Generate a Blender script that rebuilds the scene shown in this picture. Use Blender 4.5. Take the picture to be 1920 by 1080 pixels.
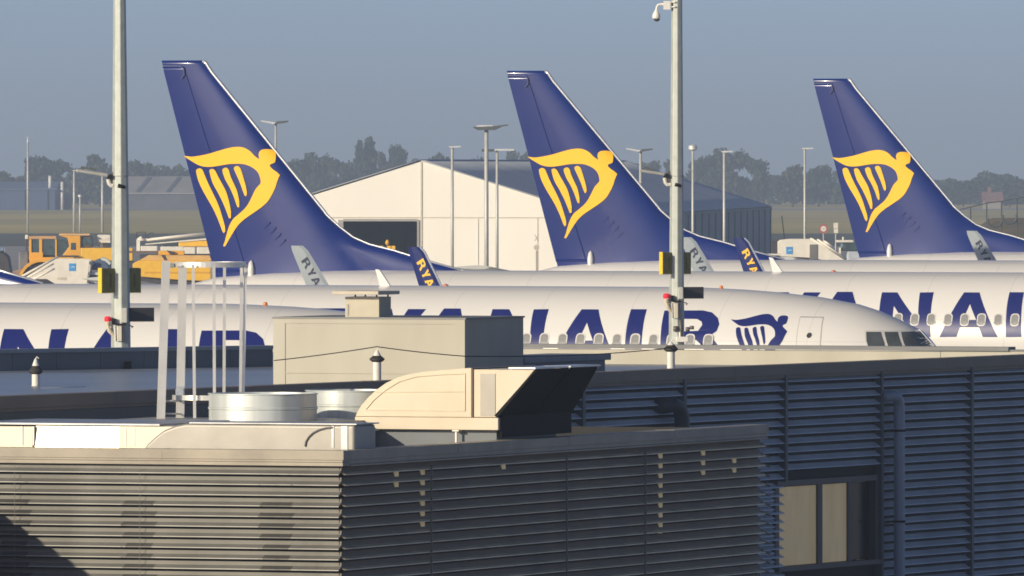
import bpy, bmesh, math, random
from math import sin, cos, pi, sqrt, radians as R
from mathutils import Vector, Matrix
from mathutils.geometry import tessellate_polygon
for o in list(bpy.data.objects): bpy.data.objects.remove(o)
S = bpy.context.scene; C = S.collection
random.seed(7)
# ------------------------------------------------------------------ camera, sky, sun, exposure
F, YH, EYE = 21242.0, 308.8, 9.0            # focal length in 1920-px units, horizon row, eye height
cd = bpy.data.cameras.new('camera'); cam = bpy.data.objects.new('camera', cd); C.objects.link(cam)
cam.location = (0, 0, EYE); cam.rotation_euler = (pi/2, 0, 0)
cd.sensor_width = 36; cd.lens = F/1920*36; cd.shift_y = -(540-YH)/1920
cd.clip_start = 1; cd.clip_end = 30000
S.camera = cam
SUN_AZ, SUN_EL = R(229), R(16)              # azimuth clockwise from +Y: behind the camera, to its left
w = bpy.data.worlds.new('World'); S.world = w; w.use_nodes = True
nt = w.node_tree; bg = nt.nodes['Background']
sky = nt.nodes.new('ShaderNodeTexSky'); sky.sky_type = 'NISHITA'; sky.sun_disc = False
sky.sun_elevation = SUN_EL; sky.sun_rotation = SUN_AZ
sky.air_density = .38; sky.dust_density = .7; sky.ozone_density = 1.75
tint = nt.nodes.new('ShaderNodeMix'); tint.data_type = 'RGBA'; tint.blend_type = 'MULTIPLY'; tint.inputs[0].default_value = 1
tint.inputs[7].default_value = (1.0, .955, 1.0, 1)          # morning haze takes a little green out of the sky
nt.links.new(sky.outputs[0], tint.inputs[6]); nt.links.new(tint.outputs[2], bg.inputs[0]); bg.inputs[1].default_value = 0.10
sl = bpy.data.lights.new('sun', 'SUN'); sl.energy = 4.0; sl.angle = R(0.5); sl.color = (1.0, 0.865, 0.635)
so = bpy.data.objects.new('sun', sl); C.objects.link(so)
SD = Vector((sin(SUN_AZ)*cos(SUN_EL), cos(SUN_AZ)*cos(SUN_EL), sin(SUN_EL)))
so.rotation_euler = SD.to_track_quat('Z', 'Y').to_euler()
S.view_settings.view_transform = 'Standard'; S.view_settings.look = 'None'
S.view_settings.exposure = 0.12; S.view_settings.gamma = 1
S.render.engine = 'CYCLES'
S.render.resolution_x, S.render.resolution_y = 1024, 576
S.cycles.filter_width = 1.7
S.cycles.max_bounces = 6
S.cycles.sample_clamp_indirect = 4

def at(px, py, Y): return Vector(((px-960)*Y/F, Y, EYE-(py-YH)*Y/F))

# ------------------------------------------------------------------ materials
MATS = {}
def mat(name, col, rough=.6, metal=0.0, var=.10, scale=3.0, bump=0.0, bscale=40., coat=0.0, stretch=(1, 1, 1), spec=.5, dirt=None, detail=5):
    if name in MATS: return MATS[name]
    m = bpy.data.materials.new(name); m.use_nodes = True; n = m.node_tree.nodes; l = m.node_tree.links
    b = n['Principled BSDF']
    b.inputs['Roughness'].default_value = rough; b.inputs['Metallic'].default_value = metal
    b.inputs['Coat Weight'].default_value = coat; b.inputs['Coat Roughness'].default_value = .06
    b.inputs['Specular IOR Level'].default_value = spec
    tc = n.new('ShaderNodeTexCoord'); mp = n.new('ShaderNodeMapping'); mp.inputs['Scale'].default_value = stretch
    l.new(tc.outputs['Object'], mp.inputs[0])
    nz = n.new('ShaderNodeTexNoise'); nz.inputs['Scale'].default_value = scale; nz.inputs['Detail'].default_value = detail
    l.new(mp.outputs[0], nz.inputs['Vector'])
    rp = n.new('ShaderNodeValToRGB')
    rp.color_ramp.elements[0].position = .3; rp.color_ramp.elements[1].position = .7
    c2 = dirt if dirt else [c*(1-var) for c in col]
    rp.color_ramp.elements[0].color = (*c2, 1); rp.color_ramp.elements[1].color = (*[min(1, c*(1+var)) for c in col], 1)
    l.new(nz.outputs[0], rp.inputs[0]); l.new(rp.outputs[0], b.inputs['Base Color'])
    mr = n.new('ShaderNodeMapRange'); mr.inputs['To Min'].default_value = max(.02, rough-.07); mr.inputs['To Max'].default_value = min(1, rough+.07)
    l.new(nz.outputs[0], mr.inputs[0]); l.new(mr.outputs[0], b.inputs['Roughness'])
    if bump:
        bn = n.new('ShaderNodeTexNoise'); bn.inputs['Scale'].default_value = bscale; l.new(mp.outputs[0], bn.inputs['Vector'])
        bp = n.new('ShaderNodeBump'); bp.inputs['Strength'].default_value = bump; bp.inputs['Distance'].default_value = .02
        l.new(bn.outputs[0], bp.inputs['Height']); l.new(bp.outputs[0], b.inputs['Normal'])
    MATS[name] = m; return m
def glow(name, col, strength):
    m = bpy.data.materials.new(name); m.use_nodes = True; b = m.node_tree.nodes['Principled BSDF']
    b.inputs['Base Color'].default_value = (*col, 1); b.inputs['Emission Color'].default_value = (*col, 1); b.inputs['Emission Strength'].default_value = strength
    return m
WHITE = mat('aircraft_white', (.70, .69, .665), .3, var=.03, scale=.35, coat=.2, stretch=(.4, 1, 1))
WBLUE = mat('winglet_blue', (.007, .018, .13), .55, var=.06, spec=.15)
def skin_joints(m):
    n = m.node_tree.nodes; l = m.node_tree.links; b = n['Principled BSDF']; src = b.inputs['Base Color'].links[0].from_socket
    tc = n.new('ShaderNodeTexCoord'); sp = n.new('ShaderNodeSeparateXYZ'); l.new(tc.outputs['Object'], sp.inputs[0]); tot = None
    for ax, step, wdt, off in ((0, 2.54, .022, .4), (2, 1.27, .016, .62)):
        a = n.new('ShaderNodeMath'); a.operation = 'ADD'; a.inputs[1].default_value = off; l.new(sp.outputs[ax], a.inputs[0])
        f = n.new('ShaderNodeMath'); f.operation = 'FLOORED_MODULO'; f.inputs[1].default_value = step; l.new(a.outputs[0], f.inputs[0])
        c = n.new('ShaderNodeMath'); c.operation = 'LESS_THAN'; c.inputs[1].default_value = wdt; l.new(f.outputs[0], c.inputs[0])
        if tot is None: tot = c
        else:
            mx = n.new('ShaderNodeMath'); mx.operation = 'MAXIMUM'; l.new(tot.outputs[0], mx.inputs[0]); l.new(c.outputs[0], mx.inputs[1]); tot = mx
    mix = n.new('ShaderNodeMix'); mix.data_type = 'RGBA'; mix.inputs[7].default_value = (.46, .46, .45, 1)
    sc = n.new('ShaderNodeMath'); sc.operation = 'MULTIPLY'; sc.inputs[1].default_value = .45; l.new(tot.outputs[0], sc.inputs[0]); l.new(sc.outputs[0], mix.inputs[0])
    l.new(src, mix.inputs[6]); l.new(mix.outputs[2], b.inputs['Base Color'])
skin_joints(WHITE)
BLUE = mat('aircraft_blue', (.002, .017, .150), .20, var=.06, scale=.5, coat=.12, spec=.26)
TITLE = mat('title_blue', (.010, .017, .14), .3, var=.03, coat=.05, spec=.25)
YEL = mat('emblem_yellow', (.93, .51, .010), .5, var=.02, spec=.25)
POLISH = mat('polished_edge', (.72, .74, .76), .28, metal=.6, var=.04)
WGL = mat('winglet_shaded_white', (.33, .38, .42), .4, var=.03)  # white winglet face, its shade put into a pale blue colour
GLASS = mat('dark_glass', (.07, .08, .085), .06, var=.2, spec=.8)
CABIN = mat('cabin_glass', (.26, .26, .255), .2, var=.15, scale=6)
FRAME = mat('window_frame_grey', (.60, .59, .57), .4, var=.05)
LINE = mat('panel_line', (.34, .33, .31), .6)
GREYW = mat('wing_grey', (.34, .36, .37), .4, var=.06)
DARK = mat('dark_rubber', (.02, .02, .022), .7)
GALV = mat('galvanised_steel', (.60, .64, .63), .46, metal=.35, var=.22, scale=5, bump=.0, bscale=4, stretch=(1, 1, .03))  # vertical tone streaks paint reflection streaks into the steel
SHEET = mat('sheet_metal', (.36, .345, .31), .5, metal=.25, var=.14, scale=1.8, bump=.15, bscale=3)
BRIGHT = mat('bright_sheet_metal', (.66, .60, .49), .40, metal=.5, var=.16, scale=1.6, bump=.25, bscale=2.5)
CREAM = mat('cream_paint', (.66, .585, .45), .5, var=.04, dirt=(.60, .51, .37), scale=1.5, bump=.08, bscale=2)
BOXW = mat('beige_membrane', (.48, .46, .385), .75, var=.05, dirt=(.41, .385, .31), scale=1.0, stretch=(1, 1, .4), bump=.3, bscale=2.2)
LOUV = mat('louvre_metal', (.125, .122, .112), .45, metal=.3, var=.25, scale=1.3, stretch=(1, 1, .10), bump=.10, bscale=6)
LOUVB = mat('louvre_metal_shaded_side', (.145, .103, .052), .55, metal=.1, var=.26, scale=1.3, stretch=(1, 1, .15), bump=.1, bscale=6)  # browner copy of the louvre metal, tone of the shaded face put into the colour
BLUEM = mat('blue_grey_louvre', (.54, .58, .62), .5, metal=.2, var=.14, scale=1.2, stretch=(1, 1, .2))
DKM = mat('black_mesh', (.011, .011, .012), .7, var=.3, scale=5, spec=.1)
COP = mat('coping_grey', (.29, .26, .21), .5, metal=.2, var=.22, scale=1.5, bump=.1, bscale=6)
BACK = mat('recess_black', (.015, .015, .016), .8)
ROOF = mat('roof_membrane', (.22, .25, .29), .32, var=.3, scale=.35, bump=.2, bscale=2, detail=8)
SLATE = mat('slate_cladding', (.13, .15, .17), .5, var=.14, scale=.8, stretch=(1, 1, .3))
CONC = mat('apron_concrete', (.30, .29, .27), .85, var=.15, scale=.05)
POLE = mat('pole_galvanised', (.44, .475, .44), .5, metal=.25, var=.10, scale=6, bump=.1, bscale=30)
ALU = mat('aluminium', (.82, .80, .74), .32, metal=.55, var=.06)
SIGNY = mat('sign_shaded_yellow', (.28, .225, .05), .55, var=.25, scale=5)  # shade on the sign face is put into this darker yellow
VEHY = mat('vehicle_yellow', (.88, .51, .03), .4, var=.06, coat=.2)
VEHW = mat('vehicle_white', (.80, .76, .66), .45, var=.06)
TENTW = mat('tent_white', (.92, .885, .79), .65, var=.03, scale=.3, bump=.35, bscale=.6, stretch=(1, 1, .25))
TENTR = mat('tent_roof', (.42, .46, .50), .6, var=.10, scale=.15, bump=.2, bscale=.4)
TENTS = mat('tent_side', (.22, .26, .28), .6, var=.14, scale=.3, stretch=(1, 1, .3))

# ------------------------------------------------------------------ mesh helpers
def obj(name, bm, m, parent=None, smooth=False, loc=None, kind=None):
    me = bpy.data.meshes.new(name)
    if smooth:
        for f in bm.faces: f.smooth = True
    bm.normal_update()
    for e in bm.edges:
        if len(e.link_faces) == 2 and e.calc_face_angle(0) > .6: e.smooth = False
    bm.to_mesh(me); bm.free()
    o = bpy.data.objects.new(name, me); C.objects.link(o)
    for x in (m if isinstance(m, (list, tuple)) else [m]): me.materials.append(x)
    if parent: o.parent = parent
    if loc is not None: o.location = loc
    if kind: o['kind'] = kind
    return o
def tag(o, label, cat, group=None):
    o['label'] = label; o['category'] = cat
    if group: o['group'] = group
    return o
def thing(name, label, cat, loc=(0, 0, 0), rz=0, group=None):
    o = bpy.data.objects.new(name, None); C.objects.link(o); o.empty_display_size = .3
    o.location = loc; o.rotation_euler = (0, 0, rz)
    return tag(o, label, cat, group)
def nb(): return bmesh.new()
def add(bm, vs, fs, mi=0):
    v = [bm.verts.new(p) for p in vs]
    out = []
    for f in fs:
        try:
            g = bm.faces.new([v[i] for i in f]); g.material_index = mi; out.append(g)
        except ValueError: pass
    return v
def box(bm, x0, x1, y0, y1, z0, z1, M=None, mi=0):
    vs = [Vector(p) for p in ((x0,y0,z0),(x1,y0,z0),(x1,y1,z0),(x0,y1,z0),(x0,y0,z1),(x1,y0,z1),(x1,y1,z1),(x0,y1,z1))]
    if M: vs = [M @ p for p in vs]
    add(bm, vs, [(0,3,2,1),(4,5,6,7),(0,1,5,4),(1,2,6,5),(2,3,7,6),(3,0,4,7)], mi)
def prism(bm, poly, y0, y1, M=None, mi=0):
    """polygon in (x,z), extruded from y0 to y1"""
    n = len(poly)
    vs = [Vector((a, y0, b)) for a, b in poly]+[Vector((a, y1, b)) for a, b in poly]
    if M: vs = [M @ p for p in vs]
    add(bm, vs, [tuple(range(n)), tuple(range(2*n-1, n-1, -1))]+[(i, n+i, n+(i+1) % n, (i+1) % n) for i in range(n)], mi)
    bmesh.ops.recalc_face_normals(bm, faces=bm.faces)
def tube(bm, pts, r, n=8, cap=True, mi=0):
    pts = [Vector(p) for p in pts]; rs = r if isinstance(r, (list, tuple)) else [r]*len(pts)
    rings = []; up = None
    for i, p in enumerate(pts):
        t = (pts[min(i+1, len(pts)-1)]-pts[max(i-1, 0)]).normalized()
        if up is None: up = Vector((0, 0, 1)) if abs(t.z) < .9 else Vector((0, 1, 0))
        a = t.cross(up).normalized(); b = a.cross(t).normalized(); up = b
        rings.append([bm.verts.new(p+(a*cos(2*pi*k/n)+b*sin(2*pi*k/n))*rs[i]) for k in range(n)])
    for i in range(len(rings)-1):
        for k in range(n):
            f = bm.faces.new((rings[i][k], rings[i][(k+1) % n], rings[i+1][(k+1) % n], rings[i+1][k])); f.material_index = mi; f.smooth = n > 6
    if cap:
        for q in (rings[0][::-1], rings[-1]): f = bm.faces.new(q); f.material_index = mi
def lathe(bm, prof, n=24, M=None, off=(0, 0), cap=True, mi=0, rot=0):
    """profile of (r,z) turned about z"""
    rings = []
    for r, z in prof:
        q = []
        for k in range(n):
            p = Vector((off[0]+r*cos(2*pi*k/n+rot), off[1]+r*sin(2*pi*k/n+rot), z))
            q.append(bm.verts.new(M @ p if M else p))
        rings.append(q)
    for i in range(len(rings)-1):
        for k in range(n):
            f = bm.faces.new((rings[i][k], rings[i][(k+1) % n], rings[i+1][(k+1) % n], rings[i+1][k])); f.material_index = mi; f.smooth = n > 10
    if cap:
        for q in (rings[0][::-1], rings[-1]): f = bm.faces.new(q); f.material_index = mi
def frame(origin, ex):
    """local x along ex (horizontal), local y into the depth, z up"""
    ex = Vector((ex[0], ex[1], 0)).normalized(); ey = Vector((-ex.y, ex.x, 0))
    return Matrix(((ex.x, ey.x, 0, origin[0]), (ex.y, ey.y, 0, origin[1]), (0, 0, 1, origin[2]), (0, 0, 0, 1)))
def edge_soften(o, w=.01, seg=2):
    b = o.modifiers.new('bevel', 'BEVEL'); b.width = w; b.segments = seg; b.limit_method = 'ANGLE'; b.angle_limit = R(35); return o
# ------------------------------------------------------------------ ground, grass, taxiway
bm = nb(); add(bm, [(-6000, -500, 0), (6000, -500, 0), (6000, 5400, 0), (-6000, 5400, 0)], [(0, 1, 2, 3)])
obj('ground', bm, CONC, kind='structure')
GRASS = mat('dry_grass', (.50, .39, .075), .95, var=.2, scale=.02, dirt=(.31, .265, .065), stretch=(1, .25, 1), detail=9)
GRASS2 = mat('green_grass', (.05, .058, .028), .95, var=.3, scale=.03, stretch=(1, .3, 1))
bm = nb(); add(bm, [(-3000, 1480, .012), (3000, 1480, .012), (3000, 5000, .012), (-3000, 5000, .012)], [(0, 1, 2, 3)])
obj('grass_field', bm, GRASS, kind='structure')
bm = nb(); add(bm, [(-3000, 1250, .006), (3000, 1250, .006), (3000, 1482, .006), (-3000, 1482, .006)], [(0, 1, 2, 3)])
obj('grass_verge', bm, GRASS2, kind='structure')
bm = nb(); add(bm, [(-3000, 2230, .02), (3000, 2230, .02), (3000, 2330, .02), (-3000, 2330, .02)], [(0, 1, 2, 3)])
obj('perimeter_road', bm, mat('pale_road', (.26, .24, .21), .9, scale=.05), kind='structure')

# ------------------------------------------------------------------ trees beyond the field
def leafmat(name, a, b):
    m = bpy.data.materials.new(name); m.use_nodes = True; n = m.node_tree.nodes; l = m.node_tree.links; p = n['Principled BSDF']
    p.inputs['Roughness'].default_value = .8; p.inputs['Specular IOR Level'].default_value = .2
    g = n.new('ShaderNodeNewGeometry'); r = n.new('ShaderNodeValToRGB')
    r.color_ramp.elements[0].color = (*a, 1); r.color_ramp.elements[1].color = (*b, 1)
    l.new(g.outputs['Random Per Island'], r.inputs[0]); l.new(r.outputs[0], p.inputs['Base Color']); return m
LEAF = [leafmat('oak_leaves', (.022, .036, .014), (.060, .078, .030)), leafmat('dark_leaves', (.016, .030, .016), (.042, .060, .028)), leafmat('olive_leaves', (.032, .040, .016), (.075, .080, .034))]
BARK = mat('bark', (.06, .045, .035), .9)
def crown_mesh(name, h, wd, seed, shape='round', n=2100, lm=0):
    rnd = random.Random(seed); bm = nb(); lobes = []
    if shape == 'round':
        for k in range(22):
            a = rnd.uniform(0, 2*pi); zz = rnd.uniform(.2, .86)*h; rr = wd*.5*rnd.uniform(.25, .72)*(1.15-abs(zz/h-.5))
            lobes.append((rr*cos(a), rr*sin(a), zz, wd*rnd.uniform(.15, .28), h*rnd.uniform(.09, .17)))
    else:
        for k in range(16):
            zz = h*(.14+.80*k/15); tp = sqrt(max(.03, 1-abs(zz/h-.42)*1.5))
            lobes.append((rnd.uniform(-.12, .12)*wd, rnd.uniform(-.12, .12)*wd, zz, wd*.40*tp, h*.12))
    for k in range(n):
        cx, cy, cz, rw, rh = rnd.choice(lobes)
        u = rnd.uniform(-1, 1); a = rnd.uniform(0, 2*pi); q = rnd.random()**.45; s = sqrt(1-u*u)
        p = Vector((cx+rw*q*s*cos(a), cy+rw*q*s*sin(a), max(.4, cz+rh*q*u)))
        nrm = Vector((rnd.gauss(0, 1), rnd.gauss(0, 1), rnd.gauss(.3, 1))).normalized()
        t = nrm.orthogonal().normalized(); b2 = nrm.cross(t); sz = rnd.uniform(.28, .62)
        v = [bm.verts.new(p+t*sz*x+b2*sz*y) for x, y in ((-1, -.6), (.1, -1), (1, .2), (.2, 1), (-.8, .7))]
        bm.faces.new(v)
    me = bpy.data.meshes.new(name); bm.to_mesh(me); bm.free(); me.materials.append(LEAF[lm]); return me
def trunk_mesh(name, h, seed):
    rnd = random.Random(seed); bm = nb()
    tube(bm, [(0, 0, -.2), (.1, 0, h*.3), (-.1, .1, h*.75)], [h*.03, h*.022, h*.008], 7)
    for k in range(5):
        a = rnd.uniform(0, 2*pi); z0 = h*rnd.uniform(.22, .5); L = h*rnd.uniform(.18, .3)
        tube(bm, [(0, 0, z0), (L*.5*cos(a), L*.5*sin(a), z0+L*.5), (L*cos(a), L*sin(a), z0+L*.8)], [h*.012, h*.008, h*.004], 5)
    me = bpy.data.meshes.new(name); bm.to_mesh(me); bm.free(); me.materials.append(BARK); return me
TREES = [(crown_mesh('crown', 12, 11, 11, lm=0), trunk_mesh('trunk', 12, 1)), (crown_mesh('crown', 12, 12, 23, lm=1), trunk_mesh('trunk', 12, 2)),
         (crown_mesh('crown', 12, 10, 37, lm=2), trunk_mesh('trunk', 12, 3)), (crown_mesh('crown', 12, 11, 53, lm=0), trunk_mesh('trunk', 12, 4)),
         (crown_mesh('crown', 12, 4.2, 71, 'tall', 1100, 1), trunk_mesh('trunk', 12, 5))]
TG = 'trees in a row along the far edge of the airfield'
def tree(px, top, wpx, Y, v, label):
    s = Y/F; h = EYE-(top-YH)*s; t = thing('poplar_tree' if v == 4 else 'broadleaf_tree', label, 'tree', ((px-960)*s, Y, 0), random.uniform(0, 6), TG)
    cw = wpx*s; base = (11, 12, 10, 11, 4.2)[v]
    for nm, me in zip(('crown', 'trunk'), TREES[v]):
        o = bpy.data.objects.new(nm, me); C.objects.link(o); o.parent = t
        k = cw/base if nm == 'crown' else h/12
        o.scale = (k, k, h/12/ (0.99 if v == 4 else .97))
for args in (
    (14, 322, 60, 2380, 0, 'low hazy tree rising over the far left end of the dark blue shed roof'),
    (45, 330, 50, 2440, 2, 'low tree behind the thin white mast above the dark blue shed'),
    (78, 291, 75, 2400, 1, 'broad tree just right of the thin white mast, taller than its neighbours'),
    (110, 300, 60, 2470, 3, 'tree between the thin white mast and the first pair of small lamp posts'),
    (148, 316, 60, 2430, 2, 'low tree right behind the floodlight arm of the left light pole'),
    (188, 292, 62, 2400, 0, 'rounded tree touching the left edge of the left light pole'),
    (226, 302, 60, 2450, 1, 'tree mostly hidden behind the left light pole'),
    (262, 301, 62, 2420, 3, 'tree just right of the left light pole above the grey shed roof'),
    (300, 310, 60, 2440, 2, 'tree above the middle of the grey shed roof'),
    (340, 318, 60, 2410, 0, 'low tree at the rudder edge of the largest blue tail fin'),
    (556, 296, 60, 2390, 1, 'tree just right of the largest tail fin, left of the tent gable'),
    (598, 289, 66, 2430, 0, 'rounded tree above the left eave of the white tent'),
    (640, 299, 60, 2400, 3, 'low tree left of the two tall poplars behind the tent'),
    (674, 270, 26, 2420, 4, 'thin poplar, left one of the tall pair behind the white tent'),
    (691, 266, 44, 2400, 4, 'tallest poplar behind the left slope of the white tent'),
    (718, 285, 44, 2440, 2, 'bushy tree between the poplars and the tent peak'),
    (747, 269, 42, 2400, 1, 'tall rounded tree close left of the tent peak'),
    (775, 300, 40, 2430, 0, 'small tree right behind the tent peak'),
    (826, 288, 50, 2420, 3, 'tree just left of the slim lamp post over the tent roof'),
    (868, 302, 46, 2400, 2, 'small tree right of the slim lamp post over the tent roof'),
    (905, 294, 50, 2440, 1, 'tree right behind the tall floodlight mast in front of the tent'),
    (972, 286, 62, 2400, 0, 'tree at the rudder edge of the middle tail fin'),
    (1215, 302, 60, 2430, 3, 'tree over the far tent ridge right of the middle tail fin'),
    (1262, 300, 50, 2410, 2, 'tree mostly hidden behind the right light pole'),
    (1318, 291, 66, 2400, 1, 'tree just right of the right light pole behind two lamp posts'),
    (1374, 281, 82, 2420, 0, 'largest rounded tree behind the lamp posts over the tent end'),
    (1418, 296, 60, 2450, 3, 'tree sloping down from the largest one above the tent end'),
    (1486, 309, 60, 2400, 2, 'tree above the grass gap left of the lone lamp post'),
    (1535, 309, 64, 2430, 1, 'tree above the grass gap right of the lone lamp post'),
    (1588, 316, 60, 2400, 0, 'tree at the rudder edge of the rightmost tail fin'),
    (1760, 348, 60, 2450, 3, 'low tree at the leading edge of the rightmost tail fin'),
    (1806, 338, 74, 2400, 1, 'tree right of the rightmost tail fin, left of the red roof'),
    (1848, 352, 50, 2450, 2, 'low tree behind the small red roof at far right'),
    (1893, 336, 90, 2400, 0, 'broad tree at the right edge of the picture above the railing')):
    tree(*args)
bm = nb(); rnd = random.Random(5)
for k in range(36000):
    x = rnd.uniform(-240, 240); h = 6.6+1.2*sin(x*.13)+1.0*sin(x*.41+1)+.7*sin(x*.9)
    h = h*.8 if 45 < x < 130 else h
    p = Vector((x, 2560+rnd.uniform(-6, 6), h*rnd.random()**.75)); sz = rnd.uniform(.3, .75)
    nrm = Vector((rnd.gauss(0, 1), rnd.gauss(0, 1), rnd.gauss(.3, 1))).normalized(); t = nrm.orthogonal().normalized(); b2 = nrm.cross(t)
    bm.faces.new([bm.verts.new(p+t*sz*a+b2*sz*b) for a, b in ((-1, -.6), (.1, -1), (1, .2), (.2, 1), (-.8, .7))])
wd = obj('woodland', bm, LEAF[1], kind='stuff'); tag(wd, 'hazy dark woodland and hedge forming the far edge of the airfield', 'woodland')

# ------------------------------------------------------------------ far sheds
def shed(name, label, cat, px0, px1, ytop, yeave, Y, wallm, roofm, depth=25, ground=0):
    s = Y/F; t = thing(name, label, cat, ((px0-960)*s, Y, 0)); L = (px1-px0)*s; ze = EYE-(yeave-YH)*s; zr = EYE-(ytop-YH)*s
    bm = nb(); prism(bm, [(0, 0), (L, 0), (L, ze), (0, ze)], 0, depth); obj('wall', bm, wallm, t)
    bm = nb(); add(bm, [(-.4, -.4, ze), (L+.4, -.4, ze), (L+.4, depth/2, zr), (-.4, depth/2, zr), (-.4, depth+.4, ze), (L+.4, depth+.4, ze), (-.4, -.4, ze+.25), (L+.4, -.4, ze+.25), (L+.4, depth/2, zr+.25), (-.4, depth/2, zr+.25), (-.4, depth+.4, ze+.25), (L+.4, depth+.4, ze+.25)],
        [(0, 3, 2, 1), (3, 4, 5, 2), (6, 7, 8, 9), (9, 8, 11, 10), (0, 1, 7, 6), (4, 10, 11, 5), (0, 6, 9, 3), (3, 9, 10, 4), (1, 2, 8, 7), (2, 5, 11, 8)])
    obj('roof', bm, roofm, t); return t, L, ze, zr
NAVY = mat('navy_cladding', (.05, .085, .17), .6, var=.15, scale=.2, stretch=(1, 1, .2))
t, L, ze, zr = shed('metal_shed', 'long low navy blue shed at the far left beyond the grass', 'shed', -120, 103, 343, 356, 2250, NAVY, mat('navy_roof', (.09, .13, .22), .5, var=.1, scale=.2))
for x in (L-6, L-1.5):
    bm = nb(); box(bm, x, x+.35, -.03, .3, 0, ze-.1); obj('downpipe', bm, DKM, t)
bm = nb(); tube(bm, [(L-1, 1, ze), (L-1, 1, ze+2.8)], .35, 8); tube(bm, [(L+1.4, 1, 0), (L+1.4, 1, ze+1.6)], .3, 8); obj('flue', bm, mat('flue_white', (.7, .7, .68), .5), t)
t, L, ze, zr = shed('grey_roofed_shed', 'long shed with pale grey roof and dark roof bands behind the left pole', 'shed', 226, 420, 333, 364, 2260, mat('shed_wall', (.10, .10, .11), .7, var=.2, scale=.3), mat('shed_roof', (.30, .29, .27), .7, var=.15, scale=.2))
bm = nb()
for x in (3, 9, 15):
    add(bm, [(x, .1, ze+.45), (x+.9, .1, ze+.45), (x+2.9, 11.5, zr+.1), (x+2.0, 11.5, zr+.1), (x, .1, ze+.2), (x+.9, .1, ze+.2), (x+2.9, 11.5, zr-.15), (x+2.0, 11.5, zr-.15)], [(0, 1, 2, 3), (0, 4, 5, 1), (2, 6, 7, 3), (1, 5, 6, 2), (0, 3, 7, 4)])
obj('rooflight', bm, mat('rooflight_dark', (.10, .10, .11), .5), t)
shed('brick_hut', 'small reddish hut right of the navy shed by the trees', 'hut', 112, 133, 366, 371, 2265, mat('hut_brick', (.16, .10, .08), .8), mat('hut_roof', (.2, .14, .11), .8), 5)
t, L, ze, zr = shed('red_roofed_house', 'small house with a red tiled roof beyond the railing at far right', 'house', 1846, 1878, 362, 378, 2300, mat('house_wall', (.30, .27, .22), .8), mat('red_tiles', (.25, .13, .10), .8, var=.2, scale=1), 8)
bm = nb(); box(bm, .8, 1.5, 3.4, 4.1, zr-.6, zr+1.2); obj('chimney', bm, mat('chimney_brick', (.2, .11, .09), .8), t)

# ------------------------------------------------------------------ the big tent hall
YN, YF, HW, ZR, ZE = 760.0, 950.0, 12.0, 9.25, 5.49
a = Vector(((790-960)*YN/F, YN, 0)); b = Vector(((1175-960)*YF/F, YF, 0)); ax = (b-a); L = ax.length
M = frame(a, (ax.y, -ax.x))        # x across the gable, y down the hall
T = thing('tent_hall', 'huge white marquee hall with pale gable, dark doorway and grey roof', 'tent', a, math.atan2(-ax.x, ax.y))
def gz(x): return ZR-(ZR-ZE)*abs(x)/HW
dl, dr, dz = -5.25, -.28, 9-(415-YH)*YN/F
bm = nb()
for poly in ([(-HW, 0), (dl, 0), (dl, gz(dl)), (-HW, ZE)], [(dl, dz), (dr, dz), (dr, gz(dr)), (dl, gz(dl))], [(dr, 0), (0, 0), (0, ZR), (dr, gz(dr))], [(0, 0), (HW, 0), (HW, ZE), (0, ZR)]):
    prism(bm, poly, 0, .12)
g = obj('gable_wall', bm, TENTW, T)
bm = nb()
box(bm, -.06, .06, -.05, -.003, 0, ZR-.05); box(bm, -HW, HW, -.03, -.003, ZE-.08, ZE+.0)
for x in (3.8, 7.8, 10.4): box(bm, x, x+.05, -.03, -.003, 0, ZE-.1)
obj('seam', bm, mat('tent_seam', (.62, .57, .47), .7), T)
bm = nb(); box(bm, dl-.35, dl, -.12, .05, 0, dz+.1); box(bm, dr, dr+.14, -.12, -.003, 0, dz+.1); box(bm, dl, dr, -.12, -.003, dz, dz+.16); obj('door_frame', bm, mat('door_frame_grey', (.35, .34, .32), .6), T)
bm = nb()
NB = 24
for s in (-1, 1):
    rows = []
    for j in range(NB*2+1):
        y = -.15+(L+.3)*j/(NB*2); sag = .10 if j % 2 else 0
        rows.append([bm.verts.new((s*HW*q*1.015, y, gz(HW*q*1.0)+.06-sag*sin(pi*q))) for q in (0, .2, .4, .6, .8, 1.0)])
    for j in range(NB*2):
        for k in range(5):
            f = bm.faces.new((rows[j][k], rows[j][k+1], rows[j+1][k+1], rows[j+1][k])); f.smooth = True
ro = obj('roof', bm, TENTR, T); sm = ro.modifiers.new('thick', 'SOLIDIFY'); sm.thickness = .06
bm = nb()
for s in (-1, 1): box(bm, s*HW-.06, s*HW+.06, .13, L-.13, 0, ZE-.02)
box(bm, -HW, HW, L-.12, L, 0, ZE); obj('side_wall', bm, TENTS, T)
bm = nb()
for j in range(NB+1):
    y = .2+(L-.4)*j/NB; box(bm, HW+.062, HW+.16, y-.12, y+.12, 0, ZE-.05)
box(bm, HW+.03, HW+.22, .2, L, ZE-.22, ZE-.06); obj('bay_post', bm, mat('bay_post_grey', (.20, .235, .255), .6), T)
bm = nb(); prism(bm, [(-HW, ZE), (HW, ZE), (0, ZR+.0)], L-.12, L); obj('rear_gable', bm, TENTS, T)
bm = nb()
lathe(bm, [(.06, 3.6), (.16, 3.75), (.06, 3.95)], 10, off=(-2.4, 1.2)); 
for x in (-2.9, -2.4, -2.1): box(bm, x, x+.25, .9, 1.3, 3.0, 3.55)
box(bm, -3.3, -1.5, .8, 1.6, 0, 3.0)
tag(obj('parked_lift', bm, VEHY, None, loc=a), 'yellow lift platform inside the dark tent doorway', 'lift').rotation_euler = (0, 0, T.rotation_euler.z)

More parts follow.
